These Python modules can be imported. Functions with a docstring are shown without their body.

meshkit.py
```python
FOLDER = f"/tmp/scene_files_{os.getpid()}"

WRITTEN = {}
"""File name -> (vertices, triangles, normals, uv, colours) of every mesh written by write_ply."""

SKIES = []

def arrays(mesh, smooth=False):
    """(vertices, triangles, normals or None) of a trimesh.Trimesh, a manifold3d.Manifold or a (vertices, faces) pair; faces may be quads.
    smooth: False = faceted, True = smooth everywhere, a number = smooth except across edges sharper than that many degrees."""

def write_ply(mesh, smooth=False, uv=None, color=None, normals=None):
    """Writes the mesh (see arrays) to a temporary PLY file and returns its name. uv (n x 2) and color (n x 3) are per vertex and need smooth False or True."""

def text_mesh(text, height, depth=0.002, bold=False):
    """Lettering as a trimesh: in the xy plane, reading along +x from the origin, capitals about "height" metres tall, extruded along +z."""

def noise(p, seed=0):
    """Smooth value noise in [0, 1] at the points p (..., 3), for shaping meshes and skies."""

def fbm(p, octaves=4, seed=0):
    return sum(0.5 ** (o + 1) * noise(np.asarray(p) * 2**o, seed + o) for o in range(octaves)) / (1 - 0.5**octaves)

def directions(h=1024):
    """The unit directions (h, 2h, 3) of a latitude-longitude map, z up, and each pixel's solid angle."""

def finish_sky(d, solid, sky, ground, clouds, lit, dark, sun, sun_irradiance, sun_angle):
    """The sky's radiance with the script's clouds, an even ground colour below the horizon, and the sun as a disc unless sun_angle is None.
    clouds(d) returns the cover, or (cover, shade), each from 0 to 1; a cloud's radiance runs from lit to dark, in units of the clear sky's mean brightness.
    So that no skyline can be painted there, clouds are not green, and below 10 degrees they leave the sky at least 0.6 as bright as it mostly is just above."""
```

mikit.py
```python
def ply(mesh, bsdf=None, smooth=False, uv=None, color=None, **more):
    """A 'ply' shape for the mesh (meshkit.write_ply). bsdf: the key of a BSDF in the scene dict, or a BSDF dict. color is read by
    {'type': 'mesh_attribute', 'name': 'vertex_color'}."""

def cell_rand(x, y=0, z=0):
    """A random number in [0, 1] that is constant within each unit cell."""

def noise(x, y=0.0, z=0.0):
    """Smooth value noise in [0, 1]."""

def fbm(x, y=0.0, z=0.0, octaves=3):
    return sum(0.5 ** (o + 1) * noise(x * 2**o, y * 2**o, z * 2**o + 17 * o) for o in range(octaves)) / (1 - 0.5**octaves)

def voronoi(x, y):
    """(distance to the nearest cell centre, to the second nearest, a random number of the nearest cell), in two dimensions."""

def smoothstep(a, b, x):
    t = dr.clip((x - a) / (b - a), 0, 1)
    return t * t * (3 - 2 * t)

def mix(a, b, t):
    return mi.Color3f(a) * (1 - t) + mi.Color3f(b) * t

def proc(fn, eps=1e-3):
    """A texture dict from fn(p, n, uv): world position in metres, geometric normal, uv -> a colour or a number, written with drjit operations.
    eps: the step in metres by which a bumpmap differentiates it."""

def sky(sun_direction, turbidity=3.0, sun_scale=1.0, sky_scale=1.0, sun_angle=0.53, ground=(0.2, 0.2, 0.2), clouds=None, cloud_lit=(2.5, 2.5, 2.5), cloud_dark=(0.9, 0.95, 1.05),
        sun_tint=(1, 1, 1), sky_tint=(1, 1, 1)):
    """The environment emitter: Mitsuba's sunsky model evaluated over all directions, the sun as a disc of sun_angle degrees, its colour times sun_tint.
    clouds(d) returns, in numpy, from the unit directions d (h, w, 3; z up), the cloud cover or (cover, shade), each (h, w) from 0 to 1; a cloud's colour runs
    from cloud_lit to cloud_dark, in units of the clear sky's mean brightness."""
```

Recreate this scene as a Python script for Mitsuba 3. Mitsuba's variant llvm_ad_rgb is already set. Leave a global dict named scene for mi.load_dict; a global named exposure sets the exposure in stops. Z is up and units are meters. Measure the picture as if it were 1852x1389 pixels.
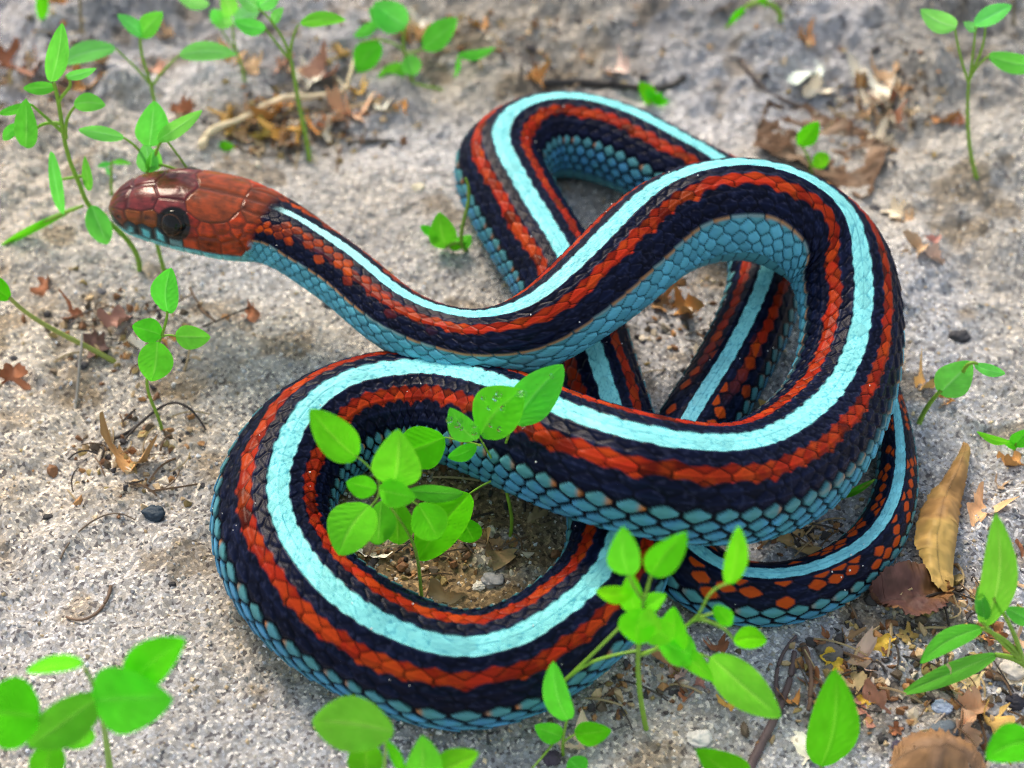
import math, random
import numpy as np, trimesh, drjit as dr, mitsuba as mi, mikit, meshkit
from scipy.interpolate import CubicSpline, PchipInterpolator
from scipy.spatial import cKDTree
rng = np.random.default_rng(7); random.seed(7)
MM = 0.001
# ------------------------------------------------------------------ camera, sky, exposure
HFOV, PITCH, DIST = 36.0, 47.0, 0.32
EYE = np.array([0.0, -DIST * math.cos(math.radians(PITCH)), DIST * math.sin(math.radians(PITCH))])
FWD = -EYE / DIST
RIGHT = np.array([1.0, 0, 0]); UPV = np.cross(RIGHT, FWD)
scene = {'type': 'scene'}
scene['camera'] = {'type': 'thinlens', 'fov': HFOV, 'fov_axis': 'x', 'aperture_radius': 0.0020, 'focus_distance': 0.287,
                   'near_clip': 0.01, 'far_clip': 200.0,
                   'to_world': mi.ScalarTransform4f().look_at(origin=EYE.tolist(), target=[0, 0, 0], up=[0, 0, 1])}
scene['sky'] = mikit.sky((-0.38, 0.72, 0.8), turbidity=3, sun_scale=0.62, sun_angle=22, sun_tint=(.95, .98, 1.05), sky_scale=0.9, clouds=lambda d: 0.75 + 0 * d[..., 0],
                         cloud_lit=(1.9, 2.0, 2.12), cloud_dark=(0.9, 0.95, 1.05))
exposure = 2.28
labels = {}

# ------------------------------------------------------------------ helpers
FPX = 926.0 / math.tan(math.radians(HFOV / 2))      # the survey photograph is 1852 x 1389
def ray(u, v):
    d = FWD * FPX + RIGHT * (u - 926.0) - UPV * (v - 694.5)
    return d / np.linalg.norm(d)
def on_z(u, v, z=0.0):
    d = ray(u, v); return EYE + d * (z - EYE[2]) / d[2]
def on_y(u, v, y):
    d = ray(u, v); return EYE + d * (y - EYE[1]) / d[1]
def depth(p): return float((np.asarray(p) - EYE) @ FWD)
def px(p, n): return n * depth(p) / FPX             # n photograph pixels at p, in metres
def unit(a):
    a = np.asarray(a, float); return a / (np.linalg.norm(a, axis=-1, keepdims=True) + 1e-12)
def sstep(a, b, x):
    t = np.clip((x - a) / (b - a), 0, 1); return t * t * (3 - 2 * t)
def lerp(a, b, t):
    t = np.asarray(t)[..., None]; return np.asarray(a) * (1 - t) + np.asarray(b) * t
def number(key):
    if key not in scene and key not in labels: return key
    i = 1
    while f'{key}_{i:03d}' in scene or f'{key}_{i:03d}' in labels: i += 1
    return f'{key}_{i:03d}'
def thing(name, label, cat, group=None):
    k = number(name); labels[k] = {'label': label, 'category': cat}
    if group: labels[k]['group'] = group
    return k
def grid_faces(n, m, wrap=False):
    i, j = np.meshgrid(np.arange(n - 1), np.arange(m if wrap else m - 1), indexing='ij')
    a = i * m + j; b = i * m + (j + 1) % m; c = (i + 1) * m + (j + 1) % m; d = (i + 1) * m + j
    return np.stack([a, b, c, d], -1).reshape(-1, 4)
def tri(q): return np.vstack([q[:, [0, 1, 2]], q[:, [0, 2, 3]]])
def put(key, v, f, bsdf, color, smooth=True, holder=None, uv=None):
    k = number(holder + '__' + key if holder else key)
    m = trimesh.Trimesh(v, f, process=False)
    scene[k] = mikit.ply(m, bsdf, smooth=smooth, color=np.clip(color, 0, 1), uv=uv)
    return k
def tube(pts, rad, sides=8, n=None):
    """A smooth tapered tube through the points, closed at both ends."""
    pts = np.asarray(pts, float); rad = np.asarray(rad, float) * np.ones(len(pts))
    s = np.r_[0, np.cumsum(np.linalg.norm(np.diff(pts, axis=0), axis=1))]
    n = n or max(6, 5 * len(pts)); q = np.linspace(0, s[-1], n)
    p = CubicSpline(s, pts)(q) if len(pts) > 2 else np.array([np.interp(q, s, pts[:, k]) for k in range(3)]).T
    r = np.interp(q, s, rad)
    t = unit(np.gradient(p, axis=0)); a = unit(np.cross(t, np.where(np.abs(t[:, 1:2]) < .95, [[0, 1., 0]], [[1., 0, 0]]))); b = np.cross(t, a)
    th = np.arange(sides) * 2 * np.pi / sides
    v = p[:, None] + r[:, None, None] * (np.cos(th)[None, :, None] * a[:, None] + np.sin(th)[None, :, None] * b[:, None])
    f = tri(grid_faces(n, sides, True))
    v = np.vstack([v.reshape(-1, 3), p[0], p[-1]]); e = n * sides; j = np.arange(sides); k = (j + 1) % sides
    f = np.vstack([f, np.c_[j * 0 + e, k, j], np.c_[j * 0 + e + 1, (n - 1) * sides + j, (n - 1) * sides + k]])
    return v, f

# ------------------------------------------------------------------ materials
VC = {'type': 'mesh_attribute', 'name': 'vertex_color'}
scene['body_skin'] = {'type': 'principled', 'base_color': VC, 'roughness': 0.36, 'specular': 0.08}
scene['head_skin'] = {'type': 'principled', 'base_color': VC, 'roughness': 0.2, 'specular': 0.36}
scene['skin'] = {'type': 'blendbsdf', 'weight': mikit.proc(lambda p, n, uv: uv.x), 'a': {'type': 'ref', 'id': 'body_skin'}, 'b': {'type': 'ref', 'id': 'head_skin'}}
scene['leaf_tissue'] = {'type': 'principledthin', 'base_color': VC, 'roughness': 0.36, 'diff_trans': 0.8, 'spec_trans': 0.0, 'eta': 1.4}
scene['stem_tissue'] = {'type': 'principled', 'base_color': VC, 'roughness': 0.4, 'specular': 0.4}
scene['dry_matter'] = {'type': 'twosided', 'bsdf': {'type': 'principled', 'base_color': VC, 'roughness': 0.6, 'specular': 0.35}}
scene['stone'] = {'type': 'principled', 'base_color': VC, 'roughness': 0.65, 'specular': 0.4}
scene['eye_gloss'] = {'type': 'principled', 'base_color': VC, 'roughness': 0.03, 'specular': 0.38}
scene['water'] = {'type': 'dielectric', 'int_ior': 1.33}

# ------------------------------------------------------------------ ground
SNAKE_XY = None
def ground_z(x, y):
    """Gentle lie of the soil: hummocks beyond the coils, nearly level under them."""
    p = np.stack([x, y, 0 * x], -1)
    far = sstep(0.055, 0.12, y) + 0.6 * sstep(0.06, 0.1, np.abs(x) + 0 * y)
    z = (meshkit.fbm(p / 0.045 + 31.3, 3, 3) - 0.5) * (0.0035 + 0.026 * np.clip(far, 0, 1.2))
    z += (meshkit.fbm(p / 0.011 + 7.7, 3, 5) - 0.5) * (0.0032 + 0.0135 * np.clip(far, 0, 1.2))
    return z
def on_ground(u, v, lift=0.0):
    z = 0.0
    for _ in range(4):
        p = on_z(u, v, z); z = float(ground_z(np.array([p[0]]), np.array([p[1]]))[0]) + lift
    p[2] = z; return p
def axis_points(lo, hi, step):
    core = np.arange(lo, hi + step / 2, step); out = step * 1.12 ** np.arange(1, 130); out = np.cumsum(out); out = out[out < 60]
    return np.r_[lo - out[::-1], core, hi + out]
def build_ground():
    X, Y = np.meshgrid(axis_points(-.15, .15, .00046), axis_points(-.1, .16, .00046), indexing='ij')
    Z = ground_z(X, Y)
    p = np.stack([X, Y, 0 * X], -1)
    fine = sstep(.6, .2, np.abs(X)) * sstep(.6, .2, np.abs(Y))
    g = meshkit.noise(p / .0011 + 3.1, 11)
    Z += fine * ((g - .45) * .0006 + (meshkit.noise(p / .0026 + 9.2, 12) - .5) * .0012)
    v = np.stack([X, Y, Z], -1).reshape(-1, 3); f = tri(grid_faces(*X.shape))[:, ::-1]
    def soil(p, n, uv):
        x, y = p.x * 1900, p.y * 1900
        wob = mikit.noise(x * .7, y * .7, 5.0)
        d1, d2, w = mikit.voronoi(x + wob, y + wob * .7)
        w2 = mikit.cell_rand(dr.floor(w * 997), 3, 7)
        tone = .25 + .36 * w ** 1.2
        grain = mikit.mix((tone * 1.03, tone * .99, tone * .93), (tone * .93, tone * .97, tone * 1.05), w2)
        grain = dr.select(w > .9, mi.Color3f(.80, .77, .73), grain)
        grain = dr.select(w < .09, mi.Color3f(.14, .135, .145), grain)
        grain = grain * (.72 + .28 * mikit.smoothstep(.02, .3, d2 - d1))
        big = mikit.fbm(p.x * 38 + 4, p.y * 38, 1.0, 3)
        big2 = mikit.fbm(p.x * 90 + 14, p.y * 90, 2.0, 3)
        col = grain * (.88 + .56 * big) * mi.Color3f(1.0, .955, .90)
        col = col * mikit.mix((1.04, 1.0, .93), (.95, .99, 1.09), mikit.smoothstep(.35, .65, mikit.fbm(p.x * 17, p.y * 17, 9.0, 2)))
        # brown humus plus painted-in shade in the front coil's hollow; scattered moist humus patches
        damp_shade = mikit.smoothstep(.047, .02, dr.sqrt(dr.square(p.x + .018) + dr.square((p.y + .045) * 1.15))) * mikit.smoothstep(.3, .55, big2 + .12)
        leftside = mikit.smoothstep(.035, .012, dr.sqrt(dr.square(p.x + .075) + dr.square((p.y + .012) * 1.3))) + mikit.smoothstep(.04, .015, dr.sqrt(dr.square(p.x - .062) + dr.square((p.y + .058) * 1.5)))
        damp_shade = dr.maximum(damp_shade, .8 * leftside * mikit.smoothstep(.42, .6, big2))
        damp_shade = dr.maximum(damp_shade, .6 * mikit.smoothstep(.60, .70, big2))
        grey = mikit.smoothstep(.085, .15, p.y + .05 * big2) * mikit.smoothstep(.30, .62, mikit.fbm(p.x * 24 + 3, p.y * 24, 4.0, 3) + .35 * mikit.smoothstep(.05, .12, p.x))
        col = mikit.mix(col, col * mi.Color3f(.56, .58, .60), grey)  # dark grey soil with the shade of the far lumps painted in
        cool = mikit.smoothstep(.0, .09, p.x - .35 * p.y)
        col = mikit.mix(col, col * mi.Color3f(.86, .90, .96), cool)
        return mikit.mix(col, col * mi.Color3f(.46, .35, .21), damp_shade)
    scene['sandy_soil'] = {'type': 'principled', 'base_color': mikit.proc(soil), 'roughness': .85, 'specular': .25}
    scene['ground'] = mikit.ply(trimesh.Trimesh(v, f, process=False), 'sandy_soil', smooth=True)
    labels['ground'] = {'label': 'pale grey sandy soil with coarse grains, moist brown patches and painted shade', 'category': 'ground', 'kind': 'structure'}
build_ground()
def surface_z(x, y):
    p = np.stack([x, y, 0 * x], -1)
    return ground_z(x, y) + (meshkit.noise(p / .0011 + 3.1, 11) - .45) * .0006 + (meshkit.noise(p / .0026 + 9.2, 12) - .5) * .0012
def build_grains():
    n = 26000
    x = rng.uniform(-.145, .145, n); y = -.095 + .25 * rng.random(n)
    # grit pushed up along the flanks where the body lies on the soil
    q = rng.uniform(0, SLEN, 30000); c, rr = SP_C(q), SP_R(q); low = c[:, 2] < rr + .0012; q, c, rr = q[low][:9000], c[low][:9000], rr[low][:9000]
    t_ = unit(SP_C(q, 1)); o_ = rng.choice([-1, 1], len(q)) * rr * rng.normal(.74, .16, len(q)); x = np.r_[x, c[:, 0] - t_[:, 1] * o_]; y = np.r_[y, c[:, 1] + t_[:, 0] * o_]; n = len(x)
    heap = np.r_[np.zeros(26000), np.abs(rng.normal(0, .0005, len(q)))]
    r = .00018 + .00038 * rng.random(n) ** 3
    o = np.array([[1, 0, 0], [-1, 0, 0], [0, 1, 0], [0, -1, 0], [0, 0, 1], [0, 0, -1.]])
    f = np.array([[0, 2, 4], [2, 1, 4], [1, 3, 4], [3, 0, 4], [2, 0, 5], [1, 2, 5], [3, 1, 5], [0, 3, 5]])
    q = np.linalg.qr(rng.normal(size=(n, 3, 3)))[0]
    v = np.einsum('nij,kj->nki', q, o) * (1 + .35 * rng.normal(size=(n, 6, 1)).clip(-1, 1)) * r[:, None, None]
    v += np.stack([x, y, surface_z(x, y) + r * .25 + heap], -1)[:, None]
    t = rng.random(n); c = lerp((.19, .185, .18), (.60, .57, .52), t ** .6)
    c = np.where((t > .85)[:, None], (.84, .82, .78), c); w = rng.random(n)[:, None]
    c = c * np.where(w < .15, (1.1, .9, .62), np.where(w > .8, (.9, .97, 1.12), (1, 1, 1)))
    ff = (f[None] + 6 * np.arange(n)[:, None, None]).reshape(-1, 3)
    m = trimesh.Trimesh(v.reshape(-1, 3), ff, process=False); m.fix_normals() if False else None
    scene['sand_grain'] = mikit.ply(m, {'type': 'twosided', 'bsdf': {'type': 'ref', 'id': 'stone'}}, smooth=False, color=np.repeat(c, 6, 0))
    labels['sand_grain'] = {'label': 'loose coarse sand grains strewn over the soil', 'category': 'sand', 'kind': 'stuff'}

# ------------------------------------------------------------------ the snake: one continuous skin swept along its spine
# (mode, u, v, radius mm, height of the axis mm, lean of the back to x, lean to y). 'c' = the axis seen at u, v; 'd' = the back stripe seen there
SPINE = [
    ('c', 199, 372, 6.0, 25.5, 0, 0), ('c', 240, 374, 6.0, 25.5, 0, 0), ('c', 322, 380, 6.4, 25.0, 0, 0), ('c', 425, 397, 6.6, 24.0, 0, 0),
    ('c', 490, 416, 6.6, 23.0, 0.03, .06), ('c', 560, 458, 6.6, 22.0, .08, .2),
    ('d', 645, 464, 6.5, 21.0, 0.12, .3), ('d', 730, 530, 6.5, 20.5, 0.1, .32), ('d', 805, 560, 6.6, 21, 0.05, .3), ('d', 880, 568, 6.9, 23, 0.0, .22),
    ('d', 960, 545, 7.5, 26, 0, .14), ('d', 1030, 488, 8.4, 28, -.08, .16), ('d', 1110, 406, 9.5, 28.5, -.16, .2), ('d', 1200, 330, 10.0, 29.5, -.16, .26),
    ('d', 1280, 299, 10.3, 30.5, -.06, .34), ('d', 1370, 294, 10.4, 30, .02, .36), ('d', 1460, 325, 10.4, 27.5, .12, .24), ('d', 1522, 390, 9.9, 24, 0.04, .05),
    ('d', 1556, 480, 9.6, 20, .06, 0), ('d', 1557, 580, 9.6, 16.5, .06, 0), ('d', 1523, 680, 10.0, 15, .04, 0), ('d', 1450, 757, 10.7, 17, 0, .02),
    ('d', 1330, 802, 10.6, 22, 0, .03), ('d', 1200, 790, 10.5, 26.5, 0, .03), ('d', 1090, 764, 10.5, 26, 0, .03), ('d', 985, 729, 10.6, 21.5, 0, .02),
    ('d', 880, 690, 10.7, 15, 0, 0), ('d', 760, 664, 10.5, 10.8, 0, 0), ('d', 650, 677, 10.5, 10, 0, 0), ('d', 570, 725, 10.6, 9.8, .12, 0),
    ('d', 520, 800, 10.5, 9.8, .2, 0), ('d', 503, 880, 10.5, 9.8, .22, -.04), ('d', 530, 975, 10.4, 9.8, .16, -.02), ('d', 600, 1062, 10.3, 9.7, .08, -.1),
    ('d', 700, 1131, 9.9, 9.5, 0, -.18), ('d', 810, 1167, 9.7, 9.3, 0, -.18), ('d', 910, 1158, 9.5, 9.0, 0, -.18), ('d', 1010, 1105, 9.4, 8.8, 0.05, -.1),
    ('d', 1085, 1035, 9.3, 8.7, 0.05, -.05), ('d', 1118, 965, 9.2, 8.6, 0, 0), ('d', 1124, 890, 9.1, 8.4, 0, 0), ('d', 1120, 800, 9.0, 8.4, 0, 0), ('d', 1099, 705, 9.1, 8.5, 0, 0),
    ('d', 1063, 590, 9.3, 8.7, 0, 0), ('d', 1022, 460, 9.5, 9.0, 0, 0), ('d', 965, 365, 9.7, 9.3, 0, 0), ('d', 920, 285, 9.9, 9.5, 0, 0), ('d', 908, 230, 10.0, 9.6, 0, .05),
    ('d', 938, 193, 10.0, 9.6, -.04, .2), ('d', 995, 173, 10.0, 9.6, 0, .28), ('d', 1070, 177, 9.9, 9.5, .04, .3), ('d', 1155, 205, 9.7, 9.3, .1, .28), ('d', 1250, 255, 9.3, 9.0, .12, .26),
    ('d', 1330, 310, 8.8, 8.5, 0, 0), ('d', 1385, 380, 8.2, 8.0, 0, 0), ('d', 1393, 460, 7.8, 7.6, 0, 0), ('d', 1362, 555, 7.5, 7.3, 0, 0),
    ('d', 1309, 655, 7.3, 7.1, 0, 0), ('d', 1247, 755, 7.1, 6.9, 0, 0), ('d', 1214, 845, 6.8, 6.6, 0, 0), ('d', 1216, 925, 6.5, 6.2, 0, 0),
    ('d', 1260, 990, 6.2, 5.9, 0, .1), ('d', 1330, 1028, 5.9, 5.6, 0, .1), ('d', 1410, 1036, 5.6, 5.3, 0, .1), ('d', 1500, 1014, 5.2, 4.9, 0, .1),
    ('d', 1575, 968, 4.7, 4.4, 0, 0), ('d', 1617, 900, 4.2, 3.9, 0, 0), ('d', 1629, 820, 3.6, 3.4, 0, 0), ('d', 1622, 745, 2.8, 2.8, 0, 0),
    ('d', 1606, 670, 1.9, 1.9, 0, 0), ('d', 1590, 605, .9, 1.1, 0, 0), ('d', 1580, 570, .25, .6, 0, 0)]
HEAD = 33.5 * MM
def spine():
    C, R, L = [], [], []
    for mode, u, v, r, z, tx, ty in SPINE:
        r, z = r * MM, (z - .7) * MM; d = unit([tx, ty, 1.0])
        C.append(on_z(u, v, z) if mode == 'c' else on_z(u, v, z + r * d[2]) - r * d); R.append(r); L.append((tx, ty))
    C, R, L = np.array(C), np.array(R), np.array(L)
    s = np.r_[0, np.cumsum(np.linalg.norm(np.diff(C, axis=0), axis=1))]
    for _ in range(2):                                   # re-measure along the curve itself
        sp = CubicSpline(s, C); q = np.linspace(0, s[-1], 6000); a = np.r_[0, np.cumsum(np.linalg.norm(np.diff(sp(q), axis=0), axis=1))]
        s = np.interp(s, q, a)
    return CubicSpline(s, C), PchipInterpolator(s, R), PchipInterpolator(s, L), s[-1], s
SP_C, SP_R, SP_L, SLEN, KNOTS = spine()
# head outline: distance from the snout (share of HEAD), half width, height above and below the axis, mm
HT = np.array([0, .008, .03, .07, .13, .2, .3, .42, .55, .7, .82, .92, 1.0, 1.12, 1.3])
HW = np.array([.05, 1.6, 3.1, 4.6, 5.9, 6.8, 7.7, 8.5, 9.0, 9.2, 8.8, 7.9, 7.1, 6.6, 6.5])
HU = np.array([.05, 1.1, 2.2, 3.4, 4.7, 5.6, 6.4, 6.9, 6.9, 6.7, 6.5, 6.3, 6.2, 6.4, 6.5])
HB = np.array([.05, 1.1, 2.2, 3.3, 4.4, 5.1, 5.7, 6.2, 6.5, 6.6, 6.6, 6.5, 6.4, 6.4, 6.5])
PLATES = [  # share of HEAD, degrees from the crown, weight, colour key (mirrored)
    (.0, 90, 0, 'snout'), (.10, 76, 0, 'nasal'), (.12, 20, .8, 'top'), (.23, 22, 2.0, 'top'), (.20, 66, 0, 'loreal'), (.29, 66, 0, 'loreal'),
    (.42, 0, 3.2, 'top'), (.42, 37, 1.2, 'top'), (.42, 66, 1.0, 'eye'), (.565, 56, 0, 'red'), (.57, 74, 0, 'red'), (.67, 20, 5.2, 'crown'), (.68, 66, .4, 'rust'),
    (.76, 56, 0, 'rust'), (.80, 70, .2, 'rust'), (.86, 60, 0, 'rust'), (.86, 42, 0, 'rust'), (.93, 70, 0, 'rust'), (.93, 50, 0, 'rust'), (.93, 30, 0, 'crown'), (.94, 9, 0, 'crown'),
    (.07, 96, 0, 'lip'), (.16, 92, 0, 'lip'), (.26, 91, 0, 'lip'), (.36, 91, 0, 'lip'), (.46, 94, 0, 'lipmix'), (.57, 92, 0, 'lipred'), (.70, 88, .8, 'lipred'), (.84, 87, .8, 'lipred'),
    (.10, 116, 0, 'chin'), (.22, 114, 0, 'chin'), (.34, 113, 0, 'chin'), (.46, 112, 0, 'chin'), (.58, 110, 0, 'chin'), (.70, 108, 0, 'chin'), (.84, 107, 0, 'chin'),
    (.2, 158, 3, 'chin'), (.45, 158, 3, 'chin'), (.7, 155, 3, 'chin'), (.95, 110, 0, 'chin'), (.93, 145, 2, 'chin')]
PC = {'snout': (.20, .045, .03), 'nasal': (.20, .05, .02), 'top': (.16, .030, .034), 'loreal': (.22, .06, .012), 'eye': (.02, .01, .01), 'red': (.32, .026, .010),
      'crown': (.21, .042, .011), 'rust': (.42, .048, .006), 'lip': (.11, .54, .62), 'lipmix': (.10, .26, .30), 'lipred': (.33, .045, .010), 'chin': (.17, .62, .66)}
def cellhash(i, j, k=0):
    h = (np.asarray(i, np.int64) * 374761393 + np.asarray(j, np.int64) * 668265263 + k * 974711) & 0xFFFFFFFF
    h = ((h ^ (h >> 13)) * 1274126177) & 0xFFFFFFFF
    return ((h ^ (h >> 16)) & 0xFFFF) / 65535.0
def build_snake():
    s = np.r_[0, np.cumsum(np.r_[np.linspace(.03, .14, 60), np.full(int((HEAD * 1.25 / MM - 5.1) / .14), .14)]) * MM]
    s = np.r_[s, np.arange(s[-1] + .00034, SLEN - 1e-5, .00034)]
    N = len(s); M = 224
    q = np.linspace(-1, 1, M, endpoint=False); th = np.pi * (q * (1 - .28 * (1 - np.abs(q)) ** 1))   # finer on the back and flanks
    C, r, lean = SP_C(s), SP_R(s), SP_L(s)
    T = unit(SP_C(s, 1)); T[0:3] = T[3]
    D = np.c_[lean, np.ones(N)]; D = unit(D - (D * T).sum(1, keepdims=True) * T); S = np.cross(T, D)
    hb = sstep(1.3, 1.0, s / HEAD)[:, None]
    W = np.where(hb > 0, np.interp(s / HEAD, HT, HW)[:, None] * MM * hb + r[:, None] * (1 - hb), r[:, None])
    U = np.where(hb > 0, np.interp(s / HEAD, HT, HU)[:, None] * MM * hb + r[:, None] * (1 - hb), r[:, None])
    B = np.where(hb > 0, np.interp(s / HEAD, HT, HB)[:, None] * MM * hb + r[:, None] * (1 - hb), r[:, None])
    from scipy.ndimage import gaussian_filter1d
    W, U, B = (np.vstack([x[:12], gaussian_filter1d(x, 9, axis=0)[12:]]) for x in (W, U, B))
    ex = 1 / (1 + .28 * hb)                                # boxier section on the head
    cs, sn = np.cos(th)[None], np.sin(th)[None]
    X = W * np.sign(sn) * np.abs(sn) ** ex; Zc = np.where(cs > 0, U, B) * np.sign(cs) * np.abs(cs) ** ex
    Zc = np.where(cs < 0, Zc * (1 - .10 * sstep(0, 1, -cs)), Zc)
    P = C[:, None] + X[..., None] * S[:, None] + Zc[..., None] * D[:, None]
    side = unit(X[..., None] / W[..., None] ** 1 * S[:, None] + Zc[..., None] / U[..., None] * D[:, None])
    A = np.abs(np.degrees(th))[None] + 0 * s[:, None]; sgn = np.where(th >= 0, 1, 0)[None] + 0 * s[:, None].astype(int)
    s2 = s[:, None] + 0 * A
    t = s2 / HEAD
    # ---- body scales: rows 12.4 degrees wide, half a scale out of step with their neighbours
    tail = sstep(.72 * SLEN, .83 * SLEN, s2); tailend = sstep(.9 * SLEN, .95 * SLEN, s2); ROW = 12.1 + 6.6 * tail
    size = np.clip(r / (10.4 * MM), .12, 1.1)
    Ls = 3.6 * MM * np.clip(r / (5.4 * MM), .05, 1) ** .8 * (1 - .27 * sstep(3.2, 1.0, s / HEAD)); Ls = np.maximum(Ls, .0007)
    phi = np.r_[0, np.cumsum(np.diff(s) / Ls[1:])][:, None] + 0 * A
    warp = (meshkit.noise(np.stack([phi * .7, A / 20, sgn * 9.0], -1), 4) - .5) * .12
    k = A / ROW + warp
    best = np.full(A.shape, 9.); sec = best.copy(); bk = np.zeros(A.shape, int); bn = bk.copy(); bds = best.copy(); bdk = best.copy()
    k0 = np.floor(k).astype(int)
    for dk in (0, 1):
        kk = np.clip(k0 + dk, 0, 10)
        ph = phi + .5 * (kk % 2); n0 = np.floor(ph).astype(int)
        for dn in (0, 1):
            n = n0 + dn; jit = (cellhash(kk * 2 + sgn * (kk > 0), n) - .5) * .10
            ds = ph - n + jit; dd = k - kk
            dist = np.sqrt((ds * 1.25) ** 2 + (dd * .92) ** 2) + .12 * np.abs(ds)
            new = dist < best; sec = np.where(new, best, np.minimum(sec, dist))
            for arr, val in ((bk, kk), (bn, n), (bds, ds), (bdk, dd)): arr[new] = (val + 0 * A.astype(type(val.flat[0])))[new] if np.shape(val) else val
            best = np.where(new, dist, best)
    edge = sec - best                                       # 0 on the seams
    rnd, rnd2 = cellhash(bk * 2 + sgn * (bk > 0), bn), cellhash(bk * 2 + sgn * (bk > 0), bn, 5)
    inner = sstep(.03, .24, edge)
    belly = sstep(116, 121, A)
    vphi = phi * 1.0 - .0; vd = np.abs(vphi - np.round(vphi)); ventral = sstep(.02, .10, vd)
    lat = sstep(54, 66, bk * ROW)
    sz = size[:, None] * np.clip(r[:, None] / (10 * MM), .3, 1)
    hscale = (.17 + .42 * lat) * np.clip(sz, .55, 1) * MM * np.clip(r[:, None] / (3 * MM), 0, 1)
    relief = hscale * (sstep(.02, .32, edge) * (.8 + .8 * np.clip(bds, -.5, .5)))
    keel = .15 * MM * sz * np.exp(-(bdk / .10) ** 2) * (1 - lat * .7) * inner
    fine = (meshkit.noise(np.stack([phi * 14, A / 2.2, sgn * 31.0], -1), 6) - .5) * .05 * MM * sz
    relief = (relief + keel + fine) * (1 - belly) + belly * .16 * MM * sz * (ventral * (.7 + .5 * (vphi - np.floor(vphi))))
    # ---- body colours, by place round the body and by scale
    navy = np.array((.0020, .0040, .0170)); cyan = np.array((.27, .80, .83)); red = np.array((.34, .020, .006)); blue = np.array((.060, .25, .44)); teal = np.array((.06, .25, .34))
    mot = meshkit.fbm(np.stack([phi * 2.2, A / 14, sgn * 5.0], -1), 3, 8)
    blk = lerp(navy * .6, navy * 1.9, np.clip(rnd * .5 + mot * .6 - .1, 0, 1)) * (.55 + .45 * inner)[..., None]
    blk = blk + (.020 * sstep(.68, .84, meshkit.noise(np.stack([phi * 9, A / 2.5, sgn * 3.0], -1), 21)))[..., None] * np.array((.55, .65, 1.3))  # bluish specks painted as small highlights on the black scales
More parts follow.
